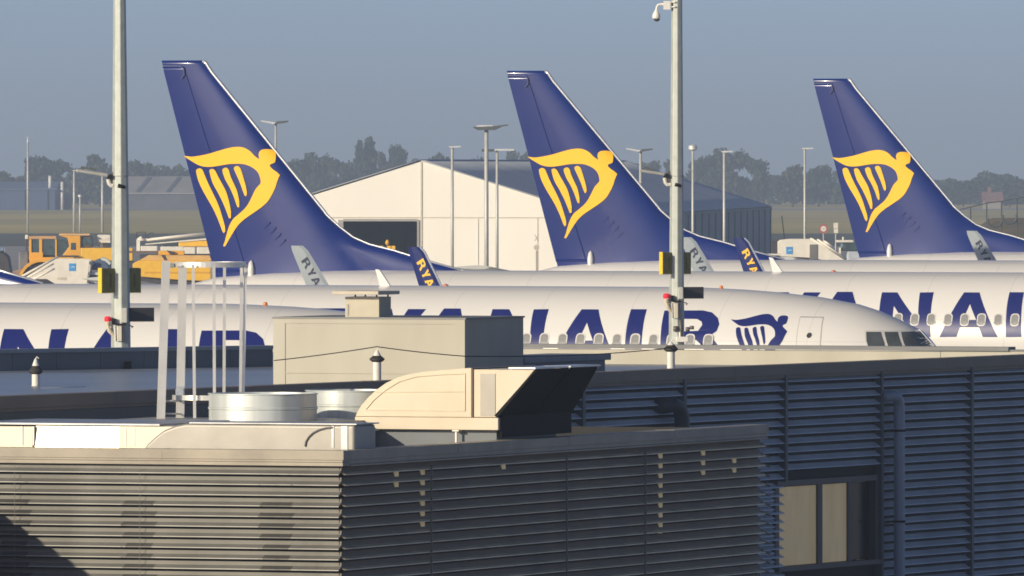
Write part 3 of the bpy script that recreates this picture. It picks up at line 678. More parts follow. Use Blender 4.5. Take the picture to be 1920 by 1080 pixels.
bm = nb(); box(bm, -8.6, .05, -.05, .25, ZT-.125, ZT, Mleft); box(bm, -8.6, .03, -.035, .2, ZT-.155, ZT-.128, Mleft); box(bm, -8.6, .04, -.05, .2, ZT-.205, ZT-.16, Mleft)
box(bm, .252, 16.42, -.05, .25, ZT-.125, ZT-.002, MR); box(bm, .202, 16.40, -.03, .2, ZT-.185, ZT-.128, MR); box(bm, .202, 16.40, -.052, .2, ZT-.212, ZT-.19, MR)
for x in (4.1, 8.3, 12.5): box(bm, x, x+.05, -.053, .252, ZT-.127, ZT+.001, MR)
for x in (-2.6, -5.2): box(bm, x, x+.04, -.053, .252, ZT-.127, ZT+.002, Mleft)
obj('coping', bm, COP, blk)
bm = nb(); add(bm, [Mleft @ Vector(p) for p in ((-8.6, .2, 4.98), (-.2, .2, 4.98), (-.2, 16.2, 4.98), (-8.6, 16.2, 4.98))], [(0, 1, 2, 3)]); obj('flat_roof', bm, mat('pale_roof_sheet', (.60, .56, .47), .7, var=.12, scale=.8, bump=.2, bscale=3), blk)
GLINT = glow('sun_glint_warm', (1.0, .78, .40), .075)  # added glow standing for warm sun glints, no lamp behind the louvres
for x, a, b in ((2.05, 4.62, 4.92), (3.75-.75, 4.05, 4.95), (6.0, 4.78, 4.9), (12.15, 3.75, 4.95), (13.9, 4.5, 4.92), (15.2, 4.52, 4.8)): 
    bm = nb(); box(bm, x-.06, x+.08, .036, .056, a, b, MR); obj('sun_glint', bm, GLINT, blk)
bm = nb()
rnd = random.Random(8)
for k in range(26): 
    z = 4.99-.1405*k-.11
    if z > 2.5: tube(bm, [MR @ Vector((16.3, .02, z+.03)), MR @ Vector((16.52, -.03, z-.01))], [.03, .012], 6)
obj('louvre_end_clip', bm, LOUVB, blk)

# unseen block added at left so its top edge throws the slanted shadow on the sunlit louvres
shadow_blk = thing('shadow_block', 'unseen low block added left of the louvred wall to cast its slanted shadow', 'building', C0+LV*6.0)
MA = frame((0, 0, 0), EV)
bm = nb(); box(bm, -9, 0, -16, -.1, 0, 4.74, MA); obj('wall', bm, SLATE, shadow_blk)  # body of the added unseen shadow block
bm = nb(); box(bm, -9.1, .1, -16.1, -.12, 4.745, 4.92, MA); obj('coping', bm, COP, shadow_blk)  # top edge of the added block, casts the slanted shadow

# long slatted building
W0 = Vector((-7.095, 157, 0)); W1 = Vector((8.65, 191.4, 0)); WD = (W1-W0).normalized(); ZW = 5.791
bw = thing('slatted_building', 'long building with blue grey slats, dark coping, drainpipe and a half covered window', 'building', W0, math.atan2(WD.y, WD.x))
def wx(px):
    k = (px-960)/F; return (k*W0.y-W0.x)/(WD.x-k*WD.y)
def wz(px, py):
    Y = W0.y+WD.y*wx(px); return EYE-(py-YH)*Y/F
I4 = Matrix.Identity(4)
ZC = ZW-.17
xm = [wx(p) for p in (720, 1088, 1278, 1468, 1648, 1817)]+[wx(1985), wx(2140), wx(2290), wx(2420), 59.9]
wt, wb = wz(1455, 912), wz(1455, 1066)
bm = nb()
for i in range(len(xm)-1):
    z0 = wt+.10 if i == 3 else 1.7
    louvre(bm, I4, xm[i]+.05, xm[i+1]-.05, z0, ZC-.03, .141, .056, .05, nx=8, seed=20+i)
louvre(bm, I4, wx(1648)-.001, wx(1648)+.001, ZC-.2, ZC-.03, .141, .05, .02, nx=1, seed=40)
louvre(bm, I4, wx(1150), wx(1452)-.1, 1.7, wt+.0, .141, .05, .05, nx=8, seed=41)
obj('louvre_panel', bm, [BLUEM, BLUEM], bw)
for x in xm[1:]:
    bm = nb(); box(bm, x-.055, x+.035, -.075, .06, (1.7 if abs(x-xm[3]) > .01 else wt+.07), ZC-.005)
    obj('mullion', bm, mat('mullion_dark', (.07, .085, .10), .5, var=.1), bw)
bm = nb(); box(bm, -3, 60, -.09, .22, ZC, ZW); box(bm, -3, 60, -.055, .2, ZC-.05, ZC-.003)
for k in range(12): box(bm, -1+4.4*k, -.96+4.4*k, -.093, .222, ZC-.002, ZW+.002)
obj('coping', bm, mat('coping_brown', (.19, .15, .105), .55, var=.2, scale=1, bump=.1, bscale=5), bw)
wl, wr = wx(1455), wx(1643)
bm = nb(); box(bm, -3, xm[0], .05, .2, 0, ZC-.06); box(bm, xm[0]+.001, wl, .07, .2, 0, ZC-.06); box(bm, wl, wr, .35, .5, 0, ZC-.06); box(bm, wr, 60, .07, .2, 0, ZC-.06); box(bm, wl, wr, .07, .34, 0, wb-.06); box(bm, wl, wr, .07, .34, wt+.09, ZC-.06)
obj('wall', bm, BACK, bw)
DPAN = mat('dark_panel', (.035, .035, .035), .45, var=.25, scale=1, stretch=(1, 1, .2), bump=.1, bscale=4)
bm = nb()
for k, (a, b, y) in enumerate(((ZC-.24, ZC-.055, -.03), (ZC-.50, ZC-.29, -.05), (ZC-.8, ZC-.55, -.04), (3, ZC-.86, -.03))): box(bm, -3, xm[0]-.02, y, .045, a, b)
obj('dark_panel', bm, DPAN, bw)
bm = nb(); box(bm, -3, xm[0]-.02, -.085, -.051, ZC-.31, ZC-.275); obj('rail', bm, SHEET, bw)
bm = nb(); box(bm, wx(92)-.05, wx(92)+.06, -.11, -.052, ZC-1.2, ZC-.2); obj('post', bm, DKM, bw)
wfz = [(wl, wl+.10), (wr-.07, wr)]
bm = nb()
box(bm, wl, wr, -.03, .1, wt-.005, wt+.085); box(bm, wl-.05, wr+.02, -.08, .1, wb-.055, wb+.02)
for p, q in ((1452, 1459), (1532, 1540), (1589, 1595), (1640, 1645)): box(bm, wx(p), wx(q), -.02, .12, wb+.021, wt-.006)
wf = obj('window', bm, mat('window_frame_dark', (.07, .062, .058), .5), bw)
BLIND = mat('roller_blind', (.72, .61, .39), .8, var=.14, dirt=(.55, .45, .27), scale=1.6, bump=.6, bscale=2, stretch=(1, 1, .35))
bn_ = BLIND.node_tree.nodes['Principled BSDF']; bn_.inputs['Emission Color'].default_value = (1, .74, .33, 1); bn_.inputs['Emission Strength'].default_value = .10   # glow added to warm the blind's tone, no room lamp behind
bm = nb(); box(bm, wx(1459), wx(1532), .02, .04, wb+.03, wt-.02); box(bm, wx(1540), wx(1589), .02, .04, wb+.03, wt-.02); obj('blind', bm, BLIND, wf)
bm = nb(); box(bm, wx(1595), wx(1640), .1, .115, wb+.03, wt-.02); obj('pane', bm, mat('pane_dark', (.01, .014, .02), .12), wf)
bm = nb(); xp = wx(1665); rp = .092; zt = wz(1684, 742)
tube(bm, [(xp-.27, .1, zt-.02), (xp-.27, -.10, zt-.0), (xp-.20, -.17, zt+.01), (xp-.10, -.2, zt-.01), (xp-.03, -.2, zt-.08), (xp, -.2, zt-.18), (xp, -.2, zt-.4), (xp, -.2, 1.5)], rp, 16)
dp = obj('drainpipe', bm, mat('drainpipe_blue_grey', (.27, .32, .39), .45, metal=.1, var=.06), bw)
for py in (806, 976):
    bm = nb(); z = wz(1684, py); lathe(bm, [(rp+.012, z-.018), (rp+.012, z+.018)], 16, off=(xp, -.2)); box(bm, xp-.35, xp+.05, -.11, -.085, z-.02, z+.015); obj('pipe_clamp', bm, DKM, dp)
bm = nb(); add(bm, [(-3, .2, 5.33), (60, .2, 5.33), (60, 62, 5.33), (-3, 62, 5.33)], [(0, 1, 2, 3)]); obj('flat_roof', bm, ROOF, bw)
bm = nb()
p = at(1240, 772, 182.4); q = at(1283, 800, 181.2)
xe = wx(1246); ze = wz(1262, 760)
tube(bm, [(xe-.25, .1, ze-.02), (xe-.25, -.12, ze), (xe-.16, -.22, ze+.02), (xe-.02, -.26, ze-.02), (xe+.08, -.26, ze-.14), (xe+.10, -.26, ze-.34), (xe+.10, -.26, ze-1.5)], .12, 14)
obj('vent_elbow', bm, mat('elbow_black', (.04, .045, .055), .5), bw)

# dark parapet, pier wall, plant room
a, b = at(-60, 656, 201), at(512, 645, 206); ex = (b-a); L = ex.length
pp = thing('roof_parapet', 'dark slate parapet across the left half with the pole rising behind it', 'parapet', (a.x, a.y, 0), math.atan2(ex.y, ex.x))
bm = nb(); 
for k in range(7): box(bm, L*k/7+.006, L*(k+1)/7-.006, 0, .2, 0, a.z-.07)
obj('panel', bm, SLATE, pp)
bm = nb(); box(bm, -.1, L, -.05, .25, a.z-.068, a.z); obj('coping', bm, mat('coping_blue_grey', (.26, .29, .32), .4, metal=.2), pp)
bm = nb(); box(bm, L*.505, L*.52, -.08, -.002, 5.3, a.z-.25); obj('bracket', bm, DKM, pp)
a, b = at(940, 644.5, 209.5), at(1960, 655.5, 205.5); ex = (b-a); L = ex.length; pw = thing('pier_wall', 'long sunlit beige wall with a thin dark coping below the airliner nose', 'wall', (a.x, a.y, 0), math.atan2(ex.y, ex.x))
bm = nb(); box(bm, 0, L*.81, 0, .3, 0, a.z-.09); box(bm, L*.811, L, .0, .3, 0, a.z-.075); obj('panel', bm, BOXW, pw)
bm = nb(); box(bm, 0, L*.935, -.06, .34, a.z-.075, a.z); box(bm, L*.936, L+2, -.03, .34, a.z-.075, a.z-.05); obj('coping', bm, mat('coping_mid_grey', (.13, .135, .14), .5, var=.15), pw)
# plant room with chimney
K = at(872, 715, 176); K.z = 0; pr = thing('plant_room', 'beige box shaped roof plant room with a short capped chimney on top', 'plant room', K, math.atan2(EV.y, EV.x))
sc = F/176; zb = lambda py, Y=176: EYE-(py-YH)*Y/F
wdt = 362/sc/EV.x; zt = zb(596)
bm = nb(); box(bm, -wdt, 0, 0, 2.5, 5.0, zt-.03); 
bmesh.ops.subdivide_edges(bm, edges=bm.edges[:], cuts=1, use_grid_fill=True)
obj('wall', bm, BOXW, pr)
bm = nb(); box(bm, -wdt-.02, .02, -.02, 2.52, zt-.028, zt); obj('roof_edge', bm, mat('roof_edge_grey', (.22, .22, .21), .6), pr)
bm = nb()
for x0, x1 in ((-wdt, -wdt+.20), (-.16, 0)): box(bm, x0, x1, -.012, -.002, 5.0, zt-.03)
box(bm, -wdt+.2, -.16, -.012, -.002, zt-.10, zt-.03); box(bm, -wdt, 0, -.014, -.003, zb(702), zb(700)); obj('membrane_seam', bm, BOXW, pr)
cx0, cx1 = -(872-630)/sc/EV.x, -(872-694)/sc/EV.x
bm = nb(); box(bm, cx0, cx1, .35, .85, zt, zb(556.5, 177)); ch = obj('chimney', bm, mat('chimney_render', (.52, .48, .38), .8, var=.08, scale=3), pr)
bm = nb(); box(bm, cx0+.03, cx0+.06, .34, .349, zt+.02, zb(570, 177)); obj('crack_strip', bm, LINE, ch)
bm = nb(); box(bm, cx0-.12, cx1+.09, .1, 1.0, zb(552.3, 177), zb(545.5, 177)); edge_soften(obj('cap_plate', bm, mat('cap_plate_beige', (.55, .50, .40), .7), ch), .008)
bm = nb()
for x in (cx0+.13, cx0+.30, cx1-.08):
    tube(bm, [(x, .45, zb(557, 177)), (x, .45, zb(552, 177))], .014, 6)
tube(bm, [(cx1-.03, .8, zb(557, 177)), (cx1-.03, .8, zb(552, 177))], .014, 6)
obj('cap_stud', bm, DKM, ch)
bm = nb(); box(bm, -1.0, -.03, 2.52, 6.2, 5.0, zb(683, 178)); obj('side_unit', bm, SLATE, pr)
bm = nb(); box(bm, -1.05, .02, 2.53, 6.35, zb(683, 178)+.002, zb(671, 178)); edge_soften(obj('side_unit_lid', bm, mat('lid_grey', (.20, .22, .235), .5, metal=.2, var=.12), pr), .01)

def vent(px, pyb, pyc0, pyc1, pyt, Y, label):
    s = Y/F; b = at(px, pyb, Y); t = thing('roof_vent', label, 'roof vent', (b.x, b.y, 5.33), 0, 'white pipe vents on the roof'); zz = lambda py: EYE-(py-YH)*s-5.33
    bm = nb(); lathe(bm, [(.066, 0), (.064, zz(pyc1)+.01)], 18); obj('pipe', bm, mat('vent_white', (.74, .72, .66), .5, var=.06), t)
    bm = nb(); lathe(bm, [(.075, zz(pyc1)-.03), (.115, zz(pyc1)), (.118, zz(pyc1)+.02), (.06, zz(pyc0)+.01)], 18); obj('collar', bm, mat('collar_black', (.035, .033, .03), .6), t)
    bm = nb(); lathe(bm, [(.062, zz(pyc0)), (.058, zz(pyc0)+.02), (.025, zz(pyt)-.02), (.012, zz(pyt))], 16); tube(bm, [(0, 0, zz(pyt)-.01), (.02, 0, zz(pyt)+.025), (.05, 0, zz(pyt)+.0)], .012, 6); obj('cap', bm, MATS['vent_white'], t)
vent(67, 735, 687, 698, 672, 188, 'white pipe vent with black collar in front of the dark parapet at far left')
vent(707, 712, 668, 675, 656, 174.3, 'white pipe vent with black collar standing before the beige plant room')
vent(1258, 690, 648, 656, 640, 184.5, 'white pipe vent with black collar in front of the sunlit pier wall')
bm = nb()
def sag(a, b, n=8, s=.03): return [a.lerp(b, i/n)-Vector((0, 0, s*4*(i/n)*(1-i/n))) for i in range(n)]
P = [at(514, 676, 175.9), at(707, 650, 174.3), at(872, 668, 174.9), at(1100, 665, 178), at(1257, 652, 184.4)]
pts = [q for a, b in zip(P, P[1:]) for q in sag(a, b, 8, .012)]+[P[-1]]
tube(bm, pts, .008, 5); tag(obj('cable', bm, DKM), 'thin dark cable strung across the beige plant room from vent to vent', 'cable')
bm = nb(); tube(bm, [at(76, 731, 186), at(160, 728, 187)], .03, 8); tube(bm, [at(92, 733, 185.5), at(150, 731, 186.5)], .022, 8); tag(obj('loose_pipe', bm, mat('loose_pipe_grey', (.42, .38, .36), .5), smooth=False), 'pale pipes lying on the roof right of the far left vent', 'pipe')

# ------------------------------------------------------------------ on the block's roof: ducts, drums, ladder, air handler
def rel(px, py, Y): return at(px, py, Y)
MD = lambda px, Y: frame((at(px, 0, Y).x, Y, 0), EV)
# matte duct, right end near the corner
M = MD(665, 150.75); k = F/150.75; X = lambda px: (px-665)/k/EV.x; Z = lambda py, Y=150.75: EYE-(py-YH)*Y/F
d1 = thing('sheet_metal_duct', 'long low grey sheet metal duct with rounded left end on the louvred block', 'duct')
bm = nb()
xl = X(262); sec = []
prof = [(xl, Z(850)), (0, Z(850)), (0, Z(797)), (X(345), Z(797)), (X(325), Z(801)), (X(302), Z(810)), (X(285), Z(823)), (X(270), Z(837))]
prism(bm, prof, 0, .75, M); o = obj('duct_body', bm, SHEET, d1); edge_soften(o, .04, 4)
bm = nb(); box(bm, X(352), .03, -.015, .80, Z(797)+.002, Z(795)+.004, M); box(bm, X(640), X(652), -.012, -.002, Z(845), Z(799), M)
box(bm, X(622), X(626), -.010, -.001, Z(840), Z(799), M); obj('duct_flange', bm, mat('flange_grey', (.40, .41, .42), .4, metal=.5, var=.2), d1)
bm = nb(); arc = [(X(572+52*(1-cos(t*pi/2/6))), Z(838-36*sin(t*pi/2/6))) for t in range(7)]
for (x, z), (x2, z2) in zip(arc, arc[1:]): tube(bm, [M @ Vector((x, -.012, z)), M @ Vector((x2, -.012, z2))], .013, 5)
obj('duct_seam', bm, mat('seam_dark', (.16, .155, .15), .5), d1)
M = MD(290, 152.15); k = F/152.15; X = lambda px: (px-290)/k/EV.x
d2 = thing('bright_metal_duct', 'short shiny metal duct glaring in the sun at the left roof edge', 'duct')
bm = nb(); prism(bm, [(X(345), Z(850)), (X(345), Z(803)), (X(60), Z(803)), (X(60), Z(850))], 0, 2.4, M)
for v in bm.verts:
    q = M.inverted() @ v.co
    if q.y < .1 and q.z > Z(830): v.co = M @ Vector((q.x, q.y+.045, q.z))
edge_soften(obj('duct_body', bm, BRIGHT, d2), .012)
bm = nb(); box(bm, X(-70), X(58), .0, 2.4, Z(850), Z(806), M); box(bm, X(222), X(346), -.006, 2.39, Z(849), Z(804), M); edge_soften(obj('glare_fade_section', bm, mat('glare_fade_cream', (.70, .64, .50), .5, metal=.2, var=.08), d2), .012)  # matte cream ends paint the fade of the duct's glare
bm = nb(); box(bm, X(-70), .08, -.02, 2.42, Z(803)+.002, Z(799.5), M); 
for p in (36, 58, 234, 250): box(bm, X(p), X(p+3), -.012, .03, Z(842), Z(806), M)
obj('duct_flange', bm, MATS['flange_grey'], d2)
for px, Y, r, yt, yb, lab in ((493, 156.8, .748, 737, 792, 'larger galvanised drum left of the cream air handler, below the ladder cage'), (658, 158.7, .63, 731, 786, 'galvanised drum partly hidden behind the rounded end of the cream air handler')):
    p = at(px, 0, Y); s = Y/F; z1, z0 = EYE-(yt-YH)*s, EYE-(yb-YH)*s
    t = thing('galvanised_drum', lab, 'drum', (p.x, Y, 0), 0, 'galvanised drums on the roof')
    bm = nb(); lathe(bm, [(r, z0), (r, z0+.18), (r+.012, z0+.19), (r+.012, z0+.21), (r, z0+.22), (r, z1-.02), (r+.015, z1-.015), (r+.015, z1), (r-.03, z1), (r-.04, z1-.10)], 48); obj('drum_shell', bm, GALV, t)
    bm = nb(); lathe(bm, [(r-.045, z1-.12), (.02, z1-.10)], 36); obj('drum_lid', bm, GALV, t)
    bm = nb(); lathe(bm, [(r*.97, 4.98), (r*.97, z0-.002)], 32); obj('drum_base', bm, SLATE, t)
# plenum floor under drums
bm = nb(); M = MD(700, 153.95); box(bm, -4.6, -1.15, -1.6, 3.4, 4.985, EYE-(792-YH)*155.2/F-.004, M); tag(obj('plenum_box', bm, SHEET), 'flat sheet metal plenum under the two galvanised drums', 'plenum')
# ladder with safety cage
def lz(py, Y=158.2): return EYE-(py-YH)*Y/F
def lxp(px, Y=158.2): return (px-960)*Y/F
ld = thing('caged_ladder', 'aluminium roof ladder with round safety cage rising over the drums', 'ladder', (lxp(380), 157.8, 0))
ld_o = Vector(ld.location)
def flat(bm, a, b, w_, d_):
    a, b = a-ld_o, b-ld_o
    vs = []
    for p in (a, b): vs += [p+Vector((sx*w_/2, sy*d_/2, 0)) for sx, sy in ((-1, -1), (1, -1), (1, 1), (-1, 1))]
    add(bm, vs, [(3, 2, 1, 0), (4, 5, 6, 7)]+[(i, (i+1) % 4, 4+(i+1) % 4, 4+i) for i in range(4)])
for pb, pt, Y, yb, yt in ((303, 313, 157.6, 786, 489), (339, 344, 158.2, 790, 492)):
    bm = nb(); A, B = at(pb, yb, Y), at(pt, yt, Y); flat(bm, A, B, .095, .03); flat(bm, A+Vector((-.06, .03, 0)), B+Vector((-.06, .03, 0)), .02, .08); bmesh.ops.recalc_face_normals(bm, faces=bm.faces); o = obj('stile', bm, ALU, ld); 
for yc, a0, a1, hh in ((496, -165, 150, .075), (745, -190, -60, .07)):
    bm = nb(); c = at(392, yc, 158.1)-ld_o; r = .515; q = []
    for i in range(41):
        t = R(a0+(a1-a0)*i/40); q.append((c.x+r*cos(t), c.y+r*sin(t)*.9))
    for (x, y), (x2, y2) in zip(q, q[1:]):
        ux, uy = (x-c.x)*.985+c.x, (y-c.y)*.985+c.y; vx, vy = (x2-c.x)*.985+c.x, (y2-c.y)*.985+c.y
        add(bm, [(x, y, c.z-hh/2), (x2, y2, c.z-hh/2), (x2, y2, c.z+hh/2), (x, y, c.z+hh/2), (ux, uy, c.z-hh/2), (vx, vy, c.z-hh/2), (vx, vy, c.z+hh/2), (ux, uy, c.z+hh/2)], [(0, 1, 2, 3), (5, 4, 7, 6), (3, 2, 6, 7), (1, 0, 4, 5)])
    bmesh.ops.remove_doubles(bm, verts=bm.verts, dist=.0005); obj('cage_hoop', bm, ALU, ld)
for px0, px1, yb, Y in ((365, 362, 784, 157.6), (402, 401, 738, 157.65), (420, 421, 740, 158.55), (451, 453, 738, 158.4), (456, 460.5, 738, 158.0)):
    bm = nb(); flat(bm, at(px0, yb, Y), at(px1, 496, Y), .042, .012); obj('cage_bar', bm, ALU, ld)
bm = nb()
for py in (752, 776): tube(bm, [at(303, py, 157.6)-ld_o, at(339, py, 158.2)-ld_o], .014, 8)
obj('rung', bm, ALU, ld)
bm = nb(); c = at(336, 736, 158.1)-ld_o; box(bm, c.x-.05, c.x+.06, c.y-.03, c.y+.03, c.z-.05, c.z+.05); box(bm, c.x-.03, c.x+.07, c.y-.031, c.y+.031, c.z+.055, c.z+.09); obj('cage_bracket', bm, POLISH, ld)
bm = nb(); c = at(322, 496, 157.9)-ld_o; box(bm, c.x-.02, c.x+.02, c.y-.03, c.y+.03, c.z-.05, c.z+.02); obj('bolt_plate', bm, mat('bolt_plate_grey', (.3, .3, .3), .5), ld)
# air handling unit
KA = at(935, 0, 156); KA.z = 0; s = 156/F
ah = thing('air_handling_unit', 'cream rooftop air handler with quarter round end and two black intake hoods', 'air handler', KA, math.atan2(EV.y, EV.x))
X = lambda px: (px-935)*s/EV.x; Z = lambda py: EYE-(py-YH)*s
arc = [(665, 783), (668, 775), (676, 762), (688, 748), (704, 733), (722, 720), (742, 710), (764, 703), (792, 698), (830, 694), (860, 691.5), (884, 690), (884, 783)]
bm = nb(); prism(bm, [(X(a), Z(b)) for a, b in arc], 0, 2.45); edge_soften(obj('curved_hood', bm, CREAM, ah), .008)
bm = nb()
inner = [(684, 771), (700, 752), (722, 733), (748, 717), (780, 707.5), (830, 703), (872, 701), (872, 771)]
for (a, b), (c, d) in zip(inner, inner[1:]+inner[:1]): tube(bm, [(X(a), -.006, Z(b)), (X(c), -.006, Z(d))], .008, 5)
tube(bm, [(X(705), -.006, Z(737)), (X(872), -.006, Z(735))], .005, 5)
obj('panel_edge', bm, mat('panel_edge_cream', (.70, .62, .46), .5), ah)
bm = nb(); box(bm, X(884)+.002, X(888)-.002, -.018, 2.4, Z(783)+.002, Z(691)); obj('joint_gap', bm, mat('joint_brown', (.12, .08, .05), .7), ah)
bm = nb(); prism(bm, [(X(888), Z(693)), (X(1002), Z(693)), (X(931), Z(779)), (X(931), Z(782.5)), (X(888), Z(782.5))], 0, 1.25); edge_soften(obj('intake_box', bm, CREAM, ah), .006)
bm = nb(); prism(bm, [(X(888), Z(693)), (X(1002), Z(693)), (X(931), Z(779)), (X(931), Z(782.5)), (X(888), Z(782.5))], 1.36, 2.5); obj('intake_box', bm, CREAM, ah)
bm = nb(); box(bm, X(901), X(929), -.010, -.002, Z(780), Z(701)); obj('filter_panel', bm, mat('filter_grey', (.45, .42, .36), .6), ah)
for y0, y1 in ((.03, 1.25), (1.39, 2.5)):
    bm = nb(); prism(bm, [(X(1004.5), Z(692)), (X(1006), Z(694.5)), (X(932.5), Z(783.5)), (X(928), Z(779))], y0-.05, y1)
    if y1 > 2:
        for v in bm.verts:
            if v.co.y > 2: v.co.y = 2.36 if v.co.z > Z(720) else 2.86
    obj('intake_hood', bm, DKM, ah)
    bm = nb(); box(bm, X(955), X(1005), y0-.06, y1+.0, Z(691.8)+.002, Z(688.5)); obj('hood_lip', bm, mat('lip_steel', (.55, .55, .55), .3, metal=.7), ah)
bm = nb(); box(bm, X(665), X(935), -.02, 2.5, Z(806.5), Z(783.5)); edge_soften(obj('plinth', bm, CREAM, ah), .006)
bm = nb(); box(bm, X(935)+.004, X(938), .05, 2.74, Z(820), Z(780)); obj('shade_panel', bm, DKM, ah)  # black sheet paints the shade on the plinth's end
bm = nb(); box(bm, X(672), X(925), .12, 2.4, 4.985, Z(807)); obj('support_frame', bm, SLATE, ah)
for p in (855, 700):
    bm = nb(); box(bm, X(p-6), X(p+6), -.03, .1, Z(809.5), Z(806.8)); box(bm, X(p-1.5), X(p+1.5), -.01, .02, 4.98, Z(809.4)); obj('support_foot', bm, VEHW, ah)

# ------------------------------------------------------------------ two light poles with sign, beacon and floodlight
RED = glow('beacon_red_glass', (.75, .02, .04), .25)
def light_pole(pxb, pyb, pxt, Y, rb, rt, arm, signpx, boxpx, panelpx, beaconpx, label, cctv=False):
    s = Y/F; base = at(pxb, 0, Y); t = thing('light_pole', label, 'light pole', (base.x, Y, 0), 0, 'tall galvanised light poles')
    zb_ = EYE-(pyb-YH)*s; zt_ = EYE-(80-YH)*s; H = 17.0
    rr = lambda z: rb+(rt-rb)*(z-zb_)/(zt_-zb_)
    off = (pxt-pxb)*s; xo = lambda z: off*(z-zb_)/(zt_-zb_)
    bm = nb(); n = 8; q = []
    for z in (0, 3, zb_, zt_, H):
        q.append([bm.verts.new((xo(z)+rr(z)*1.05*cos(2*pi*k/n+pi/8-.25), rr(z)*1.05*sin(2*pi*k/n+pi/8-.25), z)) for k in range(n)])
    for a, b in zip(q, q[1:]):
        for k in range(n): bm.faces.new((a[k], a[(k+1) % n], b[(k+1) % n], b[k]))
    bm.faces.new(q[-1]); bmesh.ops.recalc_face_normals(bm, faces=bm.faces)
    sh_ = obj('pole_shaft', bm, POLE, t); edge_soften(sh_, .012)
    L = lambda px, py, dy=0: Vector(((px-960)*s-base.x, dy, EYE-(py-YH)*s))
    z = L(0, 330).z; bm = nb(); lathe(bm, [(rr(z)+.012, z-.006), (rr(z)+.012, z+.006)], 16, off=(xo(z), 0)); obj('pole_band', bm, LINE, t)
    # cross head out of the picture
    bm = nb(); box(bm, -1.6, 1.6, -.12, .12, H, H+.16)
    for x in (-1.3, -.5, .5, 1.3): box(bm, x-.25, x+.25, -.45, .25, H+.17, H+.32)
    obj('lamp_head', bm, LAMPM, t)
    # floodlight arm
    ax_, ay, bx, by = arm; A, B = L(ax_, ay), L(bx, by)
    fl = thing_part = bpy.data.objects.new('floodlight', None); C.objects.link(fl); fl.parent = t
    bm = nb(); th = .05; prism(bm, [(A.x, A.z+.02), (B.x, B.z+.05), (B.x, B.z-.02), (A.x, A.z-.035)], -.25, .22); edge_soften(obj('flood_housing', bm, mat('flood_grey', (.42, .42, .39), .45, metal=.3), fl), .01)
    bm = nb(); prism(bm, [(A.x+.06, A.z+.028), (A.x+(B.x-A.x)*.6, A.z+(B.z-A.z)*.6+.06), (A.x+(B.x-A.x)*.6, A.z+(B.z-A.z)*.6+.09), (A.x+.1, A.z+.075)], -.2, .2); obj('cooling_fins', bm, LAMPM, fl)
    bm = nb(); prism(bm, [(B.x-.03, B.z-.03), (B.x+.1, B.z+.09), (B.x+.13, B.z-.17), (B.x+.07, B.z-.2)], -.06, .06); obj('bracket', bm, mat('bracket_dark', (.09, .085, .08), .5), fl)
    bm = nb(); jz = L(0, by+18).z; tube(bm, [(B.x+.0, -.05, B.z-.06), (B.x+.02, -.05, jz+.04), (B.x+.06, -.05, jz), (-rr(jz)+xo(jz)+.02, -.05, jz)], .042, 8); obj('arm', bm, mat('arm_white', (.72, .70, .64), .45), fl)
    bm = nb(); c = Vector((xo(jz)+.0, -rr(jz)-.01, jz-.01)); tube(bm, [c+Vector((-.03, .03, .01)), c+Vector((.09, .0, -.02))], [.045, .03], 10); obj('clamp_bolt', bm, DKM, t)
    # sign plate through the pole, facing right
    x0, x1, y0, y1 = signpx; c = L((x0+x1)/2, (y0+y1)/2); w2 = (x1-x0)*s/2/.70
    Ms = frame((c.x, 0, 0), (.70, .714))
    sz0, sz1 = L(0, y1).z, L(0, y0).z
    sg = bpy.data.objects.new('sign_plate', None); C.objects.link(sg); sg.parent = t
    bm = nb(); box(bm, -w2, w2, -.02, .02, sz0, sz1, Ms); edge_soften(obj('sign_face', bm, SIGNY, sg), .006)
    bm = nb(); box(bm, -w2-.035, -w2-.001, -.05, .05, sz0-.01, sz1+.01, Ms); box(bm, -w2, w2, -.024, .024, sz0-.014, sz0-.001, Ms); obj('sign_rim', bm, mat('sign_rim_yellow', (.82, .55, .03), .45), sg)
    hh = sz1-sz0
    for cx in (-w2*.55, w2*.66):
        bm = nb(); box(bm, cx-.02, cx+.02, -.024, -.0205, sz0+hh*.2, sz0+hh*.78, Ms); obj('sign_marking', bm, mat('sign_marking_dark', (.16, .12, .02), .6), sg)
    # control box and dark panel
    x0, x1, y0, y1 = boxpx; a, b = L(x0, y1), L(x1, y0); rz_ = rr(a.z)
    bm = nb(); box(bm, a.x, b.x, -rz_-.16, -rz_*.6, a.z, b.z); edge_soften(obj('control_box', bm, mat('control_box_grey', (.50, .50, .46), .5), t), .02)
    x0, x1, y0, y1 = panelpx; a, b = L(x0, y1), L(x1, y0); Mp = frame((a.x, -.03, 0), (.93, .37)); wp = (b.x-a.x)/.93
    bm = nb(); box(bm, 0, wp, -.03, .03, a.z, b.z, Mp); pn = edge_soften(obj('panel', bm, mat('panel_charcoal', (.04, .042, .045), .5), t), .01)
    bm = nb(); box(bm, .02, wp, -.028, .028, a.z-.012, a.z-.001, Mp); obj('panel_trim', bm, mat('trim_brown', (.25, .14, .06), .5), pn)
    # red beacon on a bracket
    x0, x1, y0, y1 = beaconpx; a = L((x0+x1)/2, (y0+y1)/2); r_ = (x1-x0)*s/2; hh = (y1-y0)*s
    be = bpy.data.objects.new('beacon', None); C.objects.link(be); be.parent = t
    bm = nb(); lathe(bm, [(r_*.9, a.z-hh*.3), (r_, a.z-hh*.2), (r_, a.z+hh*.3), (r_*.6, a.z+hh*.5)], 16, off=(a.x, -.12)); obj('lens', bm, RED, be)
